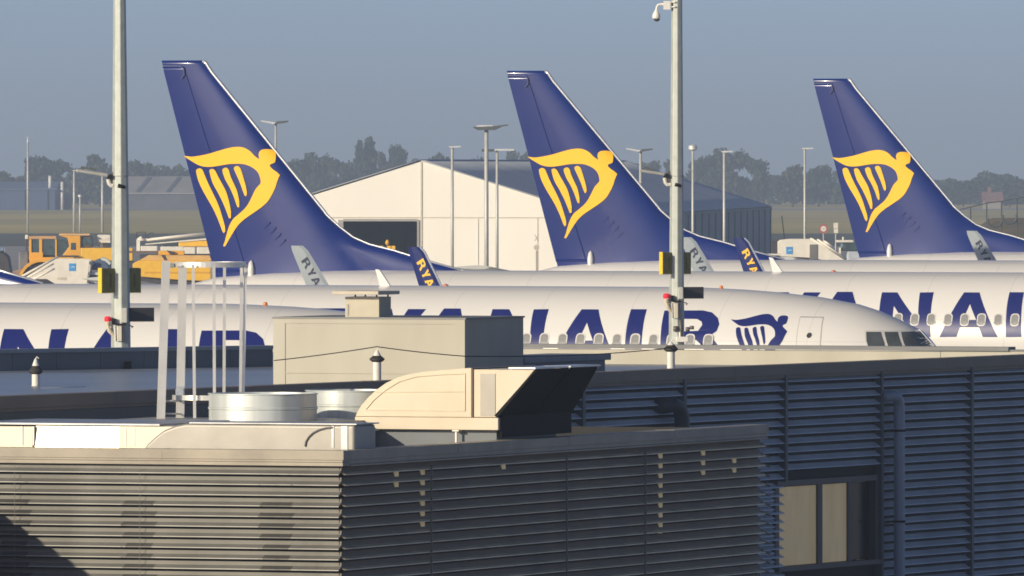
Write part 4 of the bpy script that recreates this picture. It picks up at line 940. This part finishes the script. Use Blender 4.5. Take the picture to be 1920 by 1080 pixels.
    bm = nb(); lathe(bm, [(r_*.8, a.z-hh*.85), (r_*.95, a.z-hh*.35)], 14, off=(a.x, -.12)); tube(bm, [(a.x, -.12, a.z-hh*.85), (a.x+.03, -.12, a.z-hh*1.7), (a.x+.12, -.1, a.z-hh*2.6)], [.035, .045, .03], 8)
    tube(bm, [(a.x+.02, -.12, a.z-hh*.9), (xo(a.z), -.05, a.z-hh*.9)], .015, 6); obj('beacon_base', bm, mat('beacon_base_cream', (.62, .55, .42), .5), be)
    bm = nb(); box(bm, a.x+r_+.02, a.x+r_+.07, -rr(a.z)-.08, -.05, a.z-hh*.75, a.z+hh*.2); box(bm, xo(a.z)-.09, xo(a.z)+.1, -rr(a.z)-.06, -.05, a.z-hh*.85, a.z-hh*.62); obj('cable_clip', bm, DKM, t)
    z1, z0 = a.z-hh*1.0, a.z-hh*3.4
    bm = nb(); box(bm, xo(a.z)-.06, xo(a.z)+.03, -rr(a.z)-.07, -.08, z0, z1); edge_soften(obj('junction_box', bm, mat('junction_cream', (.62, .60, .50), .5), t), .01)
    bm = nb(); tube(bm, [(xo(a.z)-.085, -rr(a.z)-.03, z1), (xo(a.z)-.075, -rr(a.z)-.03, z0)], .012, 6); tube(bm, [(xo(a.z)+.05, -rr(a.z)-.03, z1+.1), (xo(a.z)+.07, -rr(a.z)-.03, z0)], .012, 6); tube(bm, [(.17, -.08, a.z-hh*.9), (.24, -.1, a.z-hh*1.15), (.2, -.1, a.z-hh*1.3)], .012, 6); obj('cable', bm, mat('cable_brown', (.12, .05, .04), .6), t)
    if cctv:
        cam_ = bpy.data.objects.new('security_camera', None); C.objects.link(cam_); cam_.parent = t
        CW = mat('camera_white', (.80, .78, .72), .4, var=.03)
        bm = nb(); p = L(1252, 9); tube(bm, [L(1258, 8, -.04), L(1240, 8, -.04), L(1234, 9, -.04), L(1231.5, 13, -.04), L(1231, 18, -.04)], .026, 10); box(bm, L(1244, 0).x, L(1257, 0).x, -.14, .06, L(0, 18).z, L(0, 2).z); tube(bm, [L(1256, 4, -.1), L(1266, 4, -.15)], .016, 8); tube(bm, [L(1256, 13, -.1), L(1266, 13, -.15)], .016, 8); obj('camera_arm', bm, CW, cam_)
        c = L(1230.5, 30); bm = nb(); lathe(bm, [(.025, L(0, 17).z), (.035, L(0, 20).z), (.07, L(0, 25).z), (.088, L(0, 30).z), (.088, L(0, 33).z), (.075, L(0, 35).z)], 20, off=(c.x, -.04)); obj('camera_housing', bm, CW, cam_)
        bm = nb(); lathe(bm, [(.072, L(0, 35).z), (.066, L(0, 37.5).z), (.04, L(0, 39.8).z), (.01, L(0, 40.5).z)], 20, off=(c.x+.01, -.04)); obj('camera_dome', bm, GLASS, cam_)
        bm = nb()
        for px, py, r in ((1266, 616, .06), (1289, 617, .05), (1297, 614, .04)): tube(bm, [L(px-4, py, -.2), L(px+4, py, -.2)], r, 10)
        tube(bm, [L(1276, 600, -.2), L(1277, 630, -.2)], .035, 8); obj('valve', bm, mat('valve_brown', (.14, .12, .10), .5), t)
        bm = nb(); a, b = L(1268, 641), L(1290, 631); box(bm, a.x, b.x, -.32, -.12, a.z, b.z); tube(bm, [L(1275, 632, -.2), L(1275, 622, -.2)], .03, 8); edge_soften(obj('white_box', bm, CW, t), .02)
    return t
light_pole(226.5, 640, 224.5, 215, .180, .124, (144, 319, 203, 330), (191, 262, 503, 548), (227, 240, 577, 605), (243, 288, 577, 602), (196, 209, 593, 605), 'left grey light pole with yellow sign and red beacon above the dark parapet')
light_pole(1268.5, 640, 1269, 245, .166, .121, (1199, 319, 1246, 328), (1241, 1295, 473, 513), (1271, 1281, 538, 561), (1282, 1319, 538, 559), (1243, 1256, 550, 562), 'right grey light pole carrying a white dome camera, yellow sign and red beacon', True)
# ------------------------------------------------------------------ ground vehicles beyond the airliners
def G(Y): return (lambda px: (px-960)*Y/F), (lambda py: EYE-(py-YH)*Y/F)
GRILL = mat('machine_dark', (.05, .05, .055), .6, var=.2); VGL = mat('vehicle_glass', (.06, .09, .10), .1, var=.3); BLUESQ = mat('logo_blue', (.07, .33, .72), .4); ORNG = mat('vehicle_orange', (.82, .41, .03), .4, var=.06)
def wheel(t, x, y, r, w_=.5):
    wl_ = bpy.data.objects.new('wheel', None); C.objects.link(wl_); wl_.parent = t
    Mw = Matrix.Translation((x, y, r)) @ Matrix.Rotation(pi/2, 4, 'X')
    bm = nb(); lathe(bm, [(r*.55, -w_/2), (r*.93, -w_/2), (r, -w_/3), (r, w_/3), (r*.93, w_/2), (r*.55, w_/2)], 24, M=Mw); obj('tyre', bm, DARK, wl_)
    bm = nb(); lathe(bm, [(r*.54, -w_/2+.06), (r*.2, -w_/2+.02), (.02, -w_/2)], 16, M=Mw); obj('rim', bm, ORNG, wl_)
def root(name, label, cat, px, Y, group=None):
    t = thing(name, label, cat, ((px-960)*Y/F, Y, 0), 0, group); X, Z = G(Y); x0 = X(px); return t, (lambda p: X(p)-x0), Z
def bx(t, name, m, x0, x1, z0, z1, y0, y1, bev=.04):
    bm = nb(); box(bm, min(x0, x1), max(x0, x1), y0, y1, min(z0, z1), max(z0, z1)); o = obj(name, bm, m, t)
    return edge_soften(o, bev) if bev else o
def pr_(t, name, m, poly, y0, y1, bev=.03):
    bm = nb(); prism(bm, poly, y0, y1); o = obj(name, bm, m, t); return edge_soften(o, bev) if bev else o
# wheel loader
t, X, Z = root('wheel_loader', 'yellow wheel loader with glazed cab behind the left white boarding stairs', 'loader', 90, 740)
pr_(t, 'chassis', ORNG, [(X(55), Z(482)), (X(140), Z(482)), (X(140), Z(500)), (X(152), Z(540)), (X(62), Z(540)), (X(60), Z(500))], -1.1, 1.1)
cb = bpy.data.objects.new('cab', None); C.objects.link(cb); cb.parent = t
bx(cb, 'cab_roof', mat('cab_roof_tan', (.62, .36, .16), .5), X(50), X(107), Z(448), Z(442.5), -1.15, 1.15)
bx(cb, 'cab_lamp', VEHW, X(48.5), X(54), Z(448), Z(440), -1.2, -.9, .02)
for a, b in ((56, 60.5), (75, 80.5), (105, 108)): bx(cb, 'cab_pillar', ORNG, X(a), X(b), Z(482), Z(448), -1.1, -.95, .02)
for a, b in ((56, 60.5), (105, 108)): bx(cb, 'cab_pillar', ORNG, X(a), X(b), Z(482), Z(448), .95, 1.1, .02)
bx(cb, 'cab_glass', VGL, X(60), X(106), Z(478), Z(449), -1.02, -.98, 0); bx(cb, 'cab_interior', GRILL, X(62), X(104), Z(482), Z(462), -.8, .8, .05)
bx(cb, 'cab_sill', ORNG, X(56), X(82), Z(483), Z(473), -1.12, -1.0, .02)
bx(t, 'exhaust_stack', GRILL, X(49), X(52), Z(478), Z(446), -.6, -.4, .02)
pts = [(X(80)+1.55*cos(pi-pi*.75*k/14), 1.3+1.55*sin(pi-pi*.75*k/14)) for k in range(15)]
pr_(t, 'fender', ORNG, pts+[(X(80)+(p[0]-X(80))*.88, 1.3+(p[1]-1.3)*.88) for p in pts[::-1]], -1.6, -.7, 0)
wheel(t, X(80), -1.15, 1.3, .6); wheel(t, X(140), -1.15, 1.3, .6); wheel(t, X(80), 1.15, 1.3, .6); wheel(t, X(140), 1.15, 1.3, .6)
bx(t, 'engine_guard', mat('guard_grey', (.16, .16, .17), .6, var=.25, scale=4), X(36), X(54), Z(512), Z(471), -.9, .9, .08)
pr_(t, 'bucket', mat('bucket_brown', (.30, .20, .13), .7), [(X(18), Z(526)), (X(44), Z(526)), (X(46), Z(506)), (X(40), Z(503)), (X(16), Z(512))], -1.3, 1.3)
# snow plough truck
t, X, Z = root('airfield_truck', 'tall orange yellow airfield truck with white tank left of the left light pole', 'truck', 160, 760)
pr_(t, 'cab', ORNG, [(X(112), Z(487)), (X(152), Z(487)), (X(152), Z(439)), (X(140), Z(437.5)), (X(115), Z(437.5)), (X(113), Z(442)), (X(128), Z(446)), (X(131), Z(462))], -1.1, 1.1)
bx(t, 'cab_visor', mat('visor_tan', (.70, .45, .22), .5), X(112), X(170), Z(441.5), Z(438), -1.15, 1.15, .03)
pr_(t, 'windscreen', VGL, [(X(108), Z(479)), (X(128), Z(477)), (X(131), Z(462)), (X(127), Z(448)), (X(108), Z(447))], -1.05, 1.0, .05)
bx(t, 'side_window', VGL, X(134), X(143), Z(468), Z(455), -1.13, -1.101, 0)
bx(t, 'wiper_arm', GRILL, X(109), X(150), Z(481), Z(478.5), -1.35, -1.25, .02)
bx(t, 'hood', VEHY, X(152), X(250), Z(489), Z(464.5), -1.1, 1.1, .06); bx(t, 'chassis', GRILL, X(115), X(250), Z(505), Z(489.5), -.9, .9, .03)
bx(t, 'rear_cowl', mat('cowl_brown', (.14, .10, .07), .5), X(154), X(174), Z(464), Z(443), -.9, .9, .1)
bm = nb()
for px in (161, 169): lathe(bm, [(.26, -.02), (.2, 0), (.02, .02)], 14, M=Matrix.Translation((X(px), -.93, Z(453))) @ Matrix.Rotation(pi/2, 4, 'X'))
obj('round_lamp', bm, VGL, t)
bm = nb(); M = Matrix.Translation((X(195), -.2, Z(447.5))) @ Matrix.Rotation(pi/2, 4, 'Y'); lathe(bm, [(.1, -.44), (.26, -.42), (.28, -.36), (.28, .36), (.26, .42), (.1, .44)], 20, M=M); box(bm, X(184), X(207), -.45, .05, Z(455), Z(440.5)); obj('tank', bm, VEHW, t)
bx(t, 'tank_post', VEHW, X(187), X(193), Z(465), Z(455), -.3, .0, .02); bx(t, 'pump', GRILL, X(194), X(207), Z(464.5), Z(456), -.3, .2, .05)
for p in (130, 200, 238): wheel(t, X(p), -.95, .65, .5); wheel(t, X(p), .95, .65, .5)
# dark tug and blue cargo cover at the far left
t, X, Z = root('towing_tug', 'dark towing tug with black wheels at the left picture edge', 'tug', 12, 640)
pr_(t, 'body', GRILL, [(X(-40), Z(540)), (X(26), Z(540)), (X(22), Z(505)), (X(18), Z(482)), (X(10), Z(474)), (X(-40), Z(474))], -.9, .9, .08)
bx(t, 'cab', VGL, X(-30), X(8), Z(474), Z(464), -.8, .8, .1); 
for p in (-28, 14): wheel(t, X(p), -.85, .5, .35); wheel(t, X(p), .85, .5, .35)
bx(t, 'lamp', mat('tug_lamp', (.2, .28, .45), .3), X(2), X(7), Z(470), Z(464), -.84, -.81, .01)
# sweeper hopper
t, X, Z = root('sweeper_truck', 'bright yellow sweeper hopper between the left light pole and the largest fin', 'sweeper', 320, 690)
pr_(t, 'hopper', VEHY, [(X(250), Z(502)), (X(250), Z(494)), (X(262), Z(488)), (X(396), Z(488)), (X(396), Z(527)), (X(330), Z(524)), (X(262), Z(518)), (X(262), Z(502))], -1.2, 1.2, .03)
pr_(t, 'hopper_lid', mat('lid_tan', (.72, .44, .14), .5), [(X(262), Z(488)-.002), (X(280), Z(478)), (X(394), Z(478.5)), (X(398), Z(488))], -1.1, 1.0, .03)
bx(t, 'rib', mat('rib_yellow', (.68, .36, .02), .5), X(272), X(394), Z(512), Z(509), -1.23, -1.2, .01)
bx(t, 'hose_rail', mat('rail_brown', (.16, .11, .08), .6), X(232), X(300), Z(474), Z(470.5), -.6, .3, .03)
pr_(t, 'latch', GRILL, [(X(303), Z(478)), (X(308), Z(477)), (X(312), Z(486)), (X(309), Z(487))], -1.2, -1.1, .01); pr_(t, 'latch', GRILL, [(X(313), Z(469)), (X(328), Z(472)), (X(327), Z(476)), (X(320), Z(477))], -1.0, -.8, .01)
bx(t, 'locker', ORNG, X(298), X(346), Z(477.8), Z(470), -.8, .3, .02)
bx(t, 'chassis', GRILL, X(240), X(396), Z(545), Z(520), -.9, .9, .05)
for p in (275, 375): wheel(t, X(p), -1.0, .55, .4); wheel(t, X(p), 1.0, .55, .4)
# boom lift truck behind
t, X, Z = root('boom_truck', 'white truck with long raised white boom left of the largest fin', 'boom truck', 320, 740)
bm = nb(); A, B = (X(272), Z(457)), (X(400), Z(441.5)); prism(bm, [A, (X(400), Z(445.5)), (X(400), Z(449)), (X(274), Z(459))], -.25, .25); edge_soften(obj('boom', bm, VEHW, t), .03)
bm = nb(); tube(bm, [(X(272), 0, Z(450)), (X(400), 0, Z(436))], .09, 8); tube(bm, [(X(276), .25, Z(452)), (X(400), .25, Z(438.5))], .05, 6); obj('boom_ram', bm, VEHW, t)
bm = nb(); lathe(bm, [(.01, Z(453)), (.25, Z(451)), (.27, Z(448)), (.01, Z(446))], 14, off=(X(266), 0)); box(bm, X(256), X(262.5), -.2, .2, Z(471), Z(449)); tube(bm, [(X(258), 0, Z(450)), (X(266), 0, Z(446))], .13, 8); obj('boom_head', bm, VEHW, t)
bm = nb()
for p, q in (((256, 447), (256, 436)), ((256, 436), (272, 435)), ((272, 435), (274, 447)), ((274, 443), (282, 437)), ((282, 437), (288, 437)), ((288, 437), (286, 440)), ((275, 446), (279, 446))): tube(bm, [(X(p[0]), -.1, Z(p[1])), (X(q[0]), -.1, Z(q[1]))], .03, 6)
obj('basket_rail', bm, GRILL, t)
for a, b, c, d in ((265, 296, 471, 461), (302, 345, 476, 462), (345, 367, 476, 463), (370, 398, 476, 463)): bx(t, 'side_box', VEHW, X(a), X(b), Z(c), Z(d), -1.1, -.2, .04)
bx(t, 'turret', VEHY, X(335), X(400), Z(462.5), Z(451), -.15, .9, .05); bx(t, 'cab_window', VGL, X(305), X(334), Z(461), Z(454), -.1, .8, .05); bx(t, 'chassis', GRILL, X(262), X(400), Z(500), Z(476.5), -.9, .9, .04)
for p in (285, 320, 385): wheel(t, X(p), -.95, .55, .4); wheel(t, X(p), .95, .55, .4)
# boarding stairs
SG = 'white boarding stairs parked on the apron'
def stairs(label, px, Y, poly, logo, rails, extra=None):
    t, X, Z = root('boarding_stairs', label, 'boarding stairs', px, Y, SG)
    pr_(t, 'side_panel', VEHW, [(X(a), Z(b)) for a, b in poly], -1.2, -1.08, .02); pr_(t, 'side_panel', VEHW, [(X(a), Z(b)) for a, b in poly], 1.0, 1.12, .02)
    for (a, b), (c, d) in rails:
        for y in (-1.18, 1.06):
            bm = nb(); tube(bm, [(X(a), y, Z(b)), (X(c), y, Z(d))], .05, 8); obj('handrail', bm, VEHW, t)
    lx0, lx1, ly0, ly1 = logo; bx(t, 'logo_square', BLUESQ, X(lx0), X(lx1), Z(ly1), Z(ly0), -1.225, -1.205, 0)
    pr_(t, 'logo_stroke', mat('logo_pale', (.50, .68, .86), .4), [(X(lx0)+.03, Z(ly0+(ly1-ly0)*.62)), (X(lx0+(lx1-lx0)*.6), Z(ly0+(ly1-ly0)*.35)), (X(lx1)-.02, Z(ly0+(ly1-ly0)*.45)), (X(lx1)-.02, Z(ly0+(ly1-ly0)*.56)), (X(lx0+(lx1-lx0)*.6), Z(ly0+(ly1-ly0)*.52))], -1.236, -1.226, 0)
    bx(t, 'chassis', GRILL, X(min(p[0] for p in poly))+.2, X(max(p[0] for p in poly))-.1, .35, .8, -1.0, 1.0, .05)
    for p in (.2, .8): q = X(min(a[0] for a in poly))*(1-p)+X(max(a[0] for a in poly))*p; wheel(t, q, -.9, .36, .25); wheel(t, q, .9, .36, .25)
    return t, X, Z
t, X, Z = stairs('white boarding stairs with blue square logo left of the left light pole', 130, 560, [(40, 523), (52, 518), (108, 484.5), (170, 486), (165, 531), (168, 620), (100, 620), (104, 531), (90, 523)], (131, 143.5, 493.5, 507.5), [((42, 518), (108, 482)), ((50, 522), (102, 494)), ((62, 525), (104, 503))])
bm = nb()
for k in range(9): a = k/8; box(bm, X(48+56*a)-.12, X(48+56*a)+.18, -1.05, .98, Z(530-40*a)-.05, Z(530-40*a))
obj('tread', bm, GRILL, t)
bx(t, 'grille', mat('grille_tan', (.60, .55, .44), .6), X(109), X(126), Z(524.5), Z(519.5), -1.22, -1.203, 0)
pr_(t, 'canopy', mat('canopy_navy', (.08, .11, .18), .5), [(X(171), Z(506)), (X(177), Z(489)), (X(186), Z(484.5)), (X(198), Z(487)), (X(206), Z(500)), (X(206), Z(506))], -.7, .9, .06)
bm = nb(); tube(bm, [(X(191), -.75, Z(484.5)), (X(200), -.75, Z(487)), (X(208), -.75, Z(494))], .09, 8); tube(bm, [(X(170), -.75, Z(490)), (X(175), -.75, Z(496))], .1, 8); box(bm, X(169), X(195), -.9, .9, Z(515), Z(510.5)); box(bm, X(169), X(192), -.9, .9, Z(530), Z(526.5)); obj('platform_frame', bm, mat('platform_pale', (.62, .68, .66), .5), t)
bx(t, 'platform_skirt', mat('skirt_navy', (.06, .07, .10), .6), X(169), X(196), Z(526), Z(515.5), -.85, .85, .02)
t, X, Z = stairs('white boarding stairs with blue square logo in front of the rightmost fin', 1515, 600, [(1458, 480), (1457, 455), (1463, 450), (1480, 448), (1520, 448), (1533, 455), (1584, 488), (1584, 494), (1517, 483)], (1473, 1485, 462.5, 476), [((1520, 447), (1572, 478)), ((1533, 449), (1586, 486)), ((1545, 452), (1560, 462))])
bx(t, 'shaded_opening', mat('opening_grey', (.16, .155, .155), .7), X(1517), X(1532), Z(486), Z(458), -1.24, -1.202, .08)
bx(t, 'under_frame', mat('under_brown', (.13, .11, .10), .6), X(1455), X(1535), Z(489), Z(480.5), -1.0, .9, .03)
bm = nb()
for k in range(9): a = k/8; box(bm, X(1534+48*a)-.15, X(1534+48*a)+.15, -1.05, .98, Z(459+30*a)-.05, Z(459+30*a))
obj('tread', bm, GRILL, t)
# white van roof and equipment beside the rightmost fin
t, X, Z = root('service_van', 'dark glazed service van with pale roof bars left of the rightmost fin', 'van', 1592, 640)
pr_(t, 'van_body', mat('van_pale', (.45, .50, .56), .4), [(X(1586), Z(560)), (X(1650), Z(560)), (X(1650), Z(471)), (X(1588), Z(471))], -.9, .9, .06)
pr_(t, 'van_glass', VGL, [(X(1572), Z(470.5)), (X(1650), Z(470.5)), (X(1650), Z(455)), (X(1578), Z(455))], -.85, .85, .08)
bx(t, 'roof_bar', VEHW, X(1568), X(1600), Z(454.5), Z(450), -.9, .9, .05); bx(t, 'roof_lamp', VEHW, X(1579), X(1582), Z(450), Z(444), -.3, .0, .02); bx(t, 'front_post', VEHW, X(1572), X(1576), Z(476), Z(464), -.95, -.9, .01)
for p in (1595, 1640): wheel(t, X(p), -.8, .34, .22); wheel(t, X(p), .8, .34, .22)
t, X, Z = root('baggage_cart', 'navy baggage cart with white rim between yellow winglet and right stairs', 'cart', 1448, 560)
bx(t, 'cart_body', mat('cart_navy', (.03, .05, .13), .5), X(1434), X(1462), Z(489), Z(479.5), -.8, .8, .04); bx(t, 'cart_rim', VEHW, X(1432), X(1463), Z(479), Z(475.5), -.85, .85, .03); bx(t, 'cart_frame', GRILL, X(1447), X(1458), Z(475), Z(452), .2, .8, .02)
for p in (1438, 1458): wheel(t, X(p), -.7, .3, .2); wheel(t, X(p), .7, .3, .2)
# signs on the grass edge
def sign(label, px, py, Y, kind):
    s = Y/F; z = EYE-(py-YH)*s; t = thing('road_sign', label, 'sign', ((px-960)*s, Y, 0))
    bm = nb(); tube(bm, [(0, 0, 0), (0, 0, z-.2)], .06, 8); obj('post', bm, POSTM, t)
    if kind == 'round':
        Mx = Matrix.Translation((0, -.07, z)) @ Matrix.Rotation(pi/2, 4, 'X')
        bm = nb(); lathe(bm, [(.40, 0), (.40, .03)], 28, M=Mx); obj('red_disc', bm, mat('sign_red', (.42, .11, .09), .5), t)
        bm = nb(); lathe(bm, [(.24, .031), (.24, .045)], 24, M=Mx); obj('white_disc', bm, VEHW, t)
        bm = nb(); box(bm, -.11, .11, -.125, -.116, z-.035, z+.035); obj('sign_bar', bm, mat('sign_bar_grey', (.4, .38, .36), .5), t)
    else:
        bm = nb(); box(bm, -.2, .2, -.1, -.06, z-.02, z+.48); obj('plate', bm, VEHW, t)
        bm = nb(); box(bm, -.17, .2, -.1, -.06, z-.42, z-.05); obj('plate', bm, VEHW, t)
sign('round red and white sign on the grass right of the lone lamp post', 1544, 429, 1000, 'round')
sign('two small white plates on a post next to the round red sign', 1567, 428, 1000, 'plates')
sign_s = 700/F
t = thing('site_sign', 'small faint sign post in front of the right part of the tent gable', 'sign', ((1006-960)*sign_s, 700, 0))
bm = nb(); tube(bm, [(0, 0, 0), (0, 0, EYE-(470-YH)*sign_s)], .05, 8); obj('post', bm, mat('post_tan', (.45, .40, .33), .6), t)
bm = nb(); lathe(bm, [(.17, 0), (.17, .03)], 20, M=Matrix.Translation((0, -.06, EYE-(464-YH)*sign_s)) @ Matrix.Rotation(pi/2, 4, 'X'));
obj('disc', bm, mat('disc_tan', (.55, .49, .40), .6), t)
bm = nb(); z = EYE-(446-YH)*sign_s
for a in (.6, -.6): tube(bm, [(-.2*sin(a), -.06, z-.25*cos(a)), (.2*sin(a), -.06, z+.25*cos(a))], .025, 6)
obj('cross_bars', bm, MATS['post_tan'], t)
# earth mound and railing at the right edge
bm = nb(); s = 900/F; rows = []
for j in range(9):
    y = 880+j*9; rows.append([bm.verts.new((30+i*2.2, y, max(-.05, (4.6 if i > 2 else 2.2*max(0, i-.4))*sin(pi*j/8)**.7*min(1, i/4)+random.uniform(-.12, .12)))) for i in range(26)])
for a, b in zip(rows, rows[1:]):
    for i in range(25): f = bm.faces.new((a[i], a[i+1], b[i+1], b[i])); f.smooth = True
obj('earth_mound', bm, mat('mound_earth', (.15, .10, .05), .95, var=.3, scale=.25, dirt=(.07, .075, .03)), kind='structure')
t = thing('railing', 'dark metal railing with two looped wheel guards right of the rightmost fin', 'railing', ((1860-960)*860/F, 860, 0)); X, Z = G(860); x0 = X(1860)
RM = mat('railing_dark', (.06, .075, .08), .6)
bm = nb(); tube(bm, [(X(1800)-x0, 0, Z(393)), (X(1850)-x0, 0, Z(381)), (X(1880)-x0, 0, Z(377)), (X(1960)-x0, 0, Z(362))], .05, 6); obj('top_rail', bm, RM, t)
for p, q in ((1820, 388), (1850, 381), (1878, 377), (1907, 371)):
    bm = nb(); tube(bm, [(X(p)-x0, 0, Z(q)), (X(p)-x0, 0, Z(520))], .05, 6); obj('post', bm, RM, t)
for c, q, r in ((1865, 413, 13), (1893, 407, 13)):
    bm = nb(); tube(bm, [(X(c+r*cos(a))-x0, -.1, Z(q+r*sin(a)*.95)) for a in [R(-20+220*k/16) for k in range(17)]], .08, 8); obj('loop_guard', bm, RM, t)
t = thing('bench_frame', 'thin guy wire beside the end of the dark tent wall', 'wire'); t['label'] = 'thin slanting guy wire at the far end of the dark tent wall'; t.name = 'guy_wire'
bm = nb(); tube(bm, [at(1466, 405, 945), at(1474, 470, 940)], .04, 5); obj('wire', bm, RM, t)
# ------------------------------------------------------------------ thin morning haze round the camera and the whole scene
hm = bpy.data.materials.new('haze_air'); hm.use_nodes = True; n_ = hm.node_tree
for x in list(n_.nodes):
    if x.type == 'BSDF_PRINCIPLED': n_.nodes.remove(x)
pv = n_.nodes.new('ShaderNodeVolumePrincipled'); pv.inputs['Density'].default_value = .00029; pv.inputs['Anisotropy'].default_value = .0
pv.inputs['Color'].default_value = (.62, .77, 1.0, 1)
n_.links.new(pv.outputs[0], n_.nodes['Material Output'].inputs['Volume'])
bm = nb(); box(bm, -6100, 6100, -120, 5500, -1.2, 30)
hz = obj('haze', bm, hm, kind='stuff'); tag(hz, 'thin blue grey morning haze over the whole airfield', 'haze')
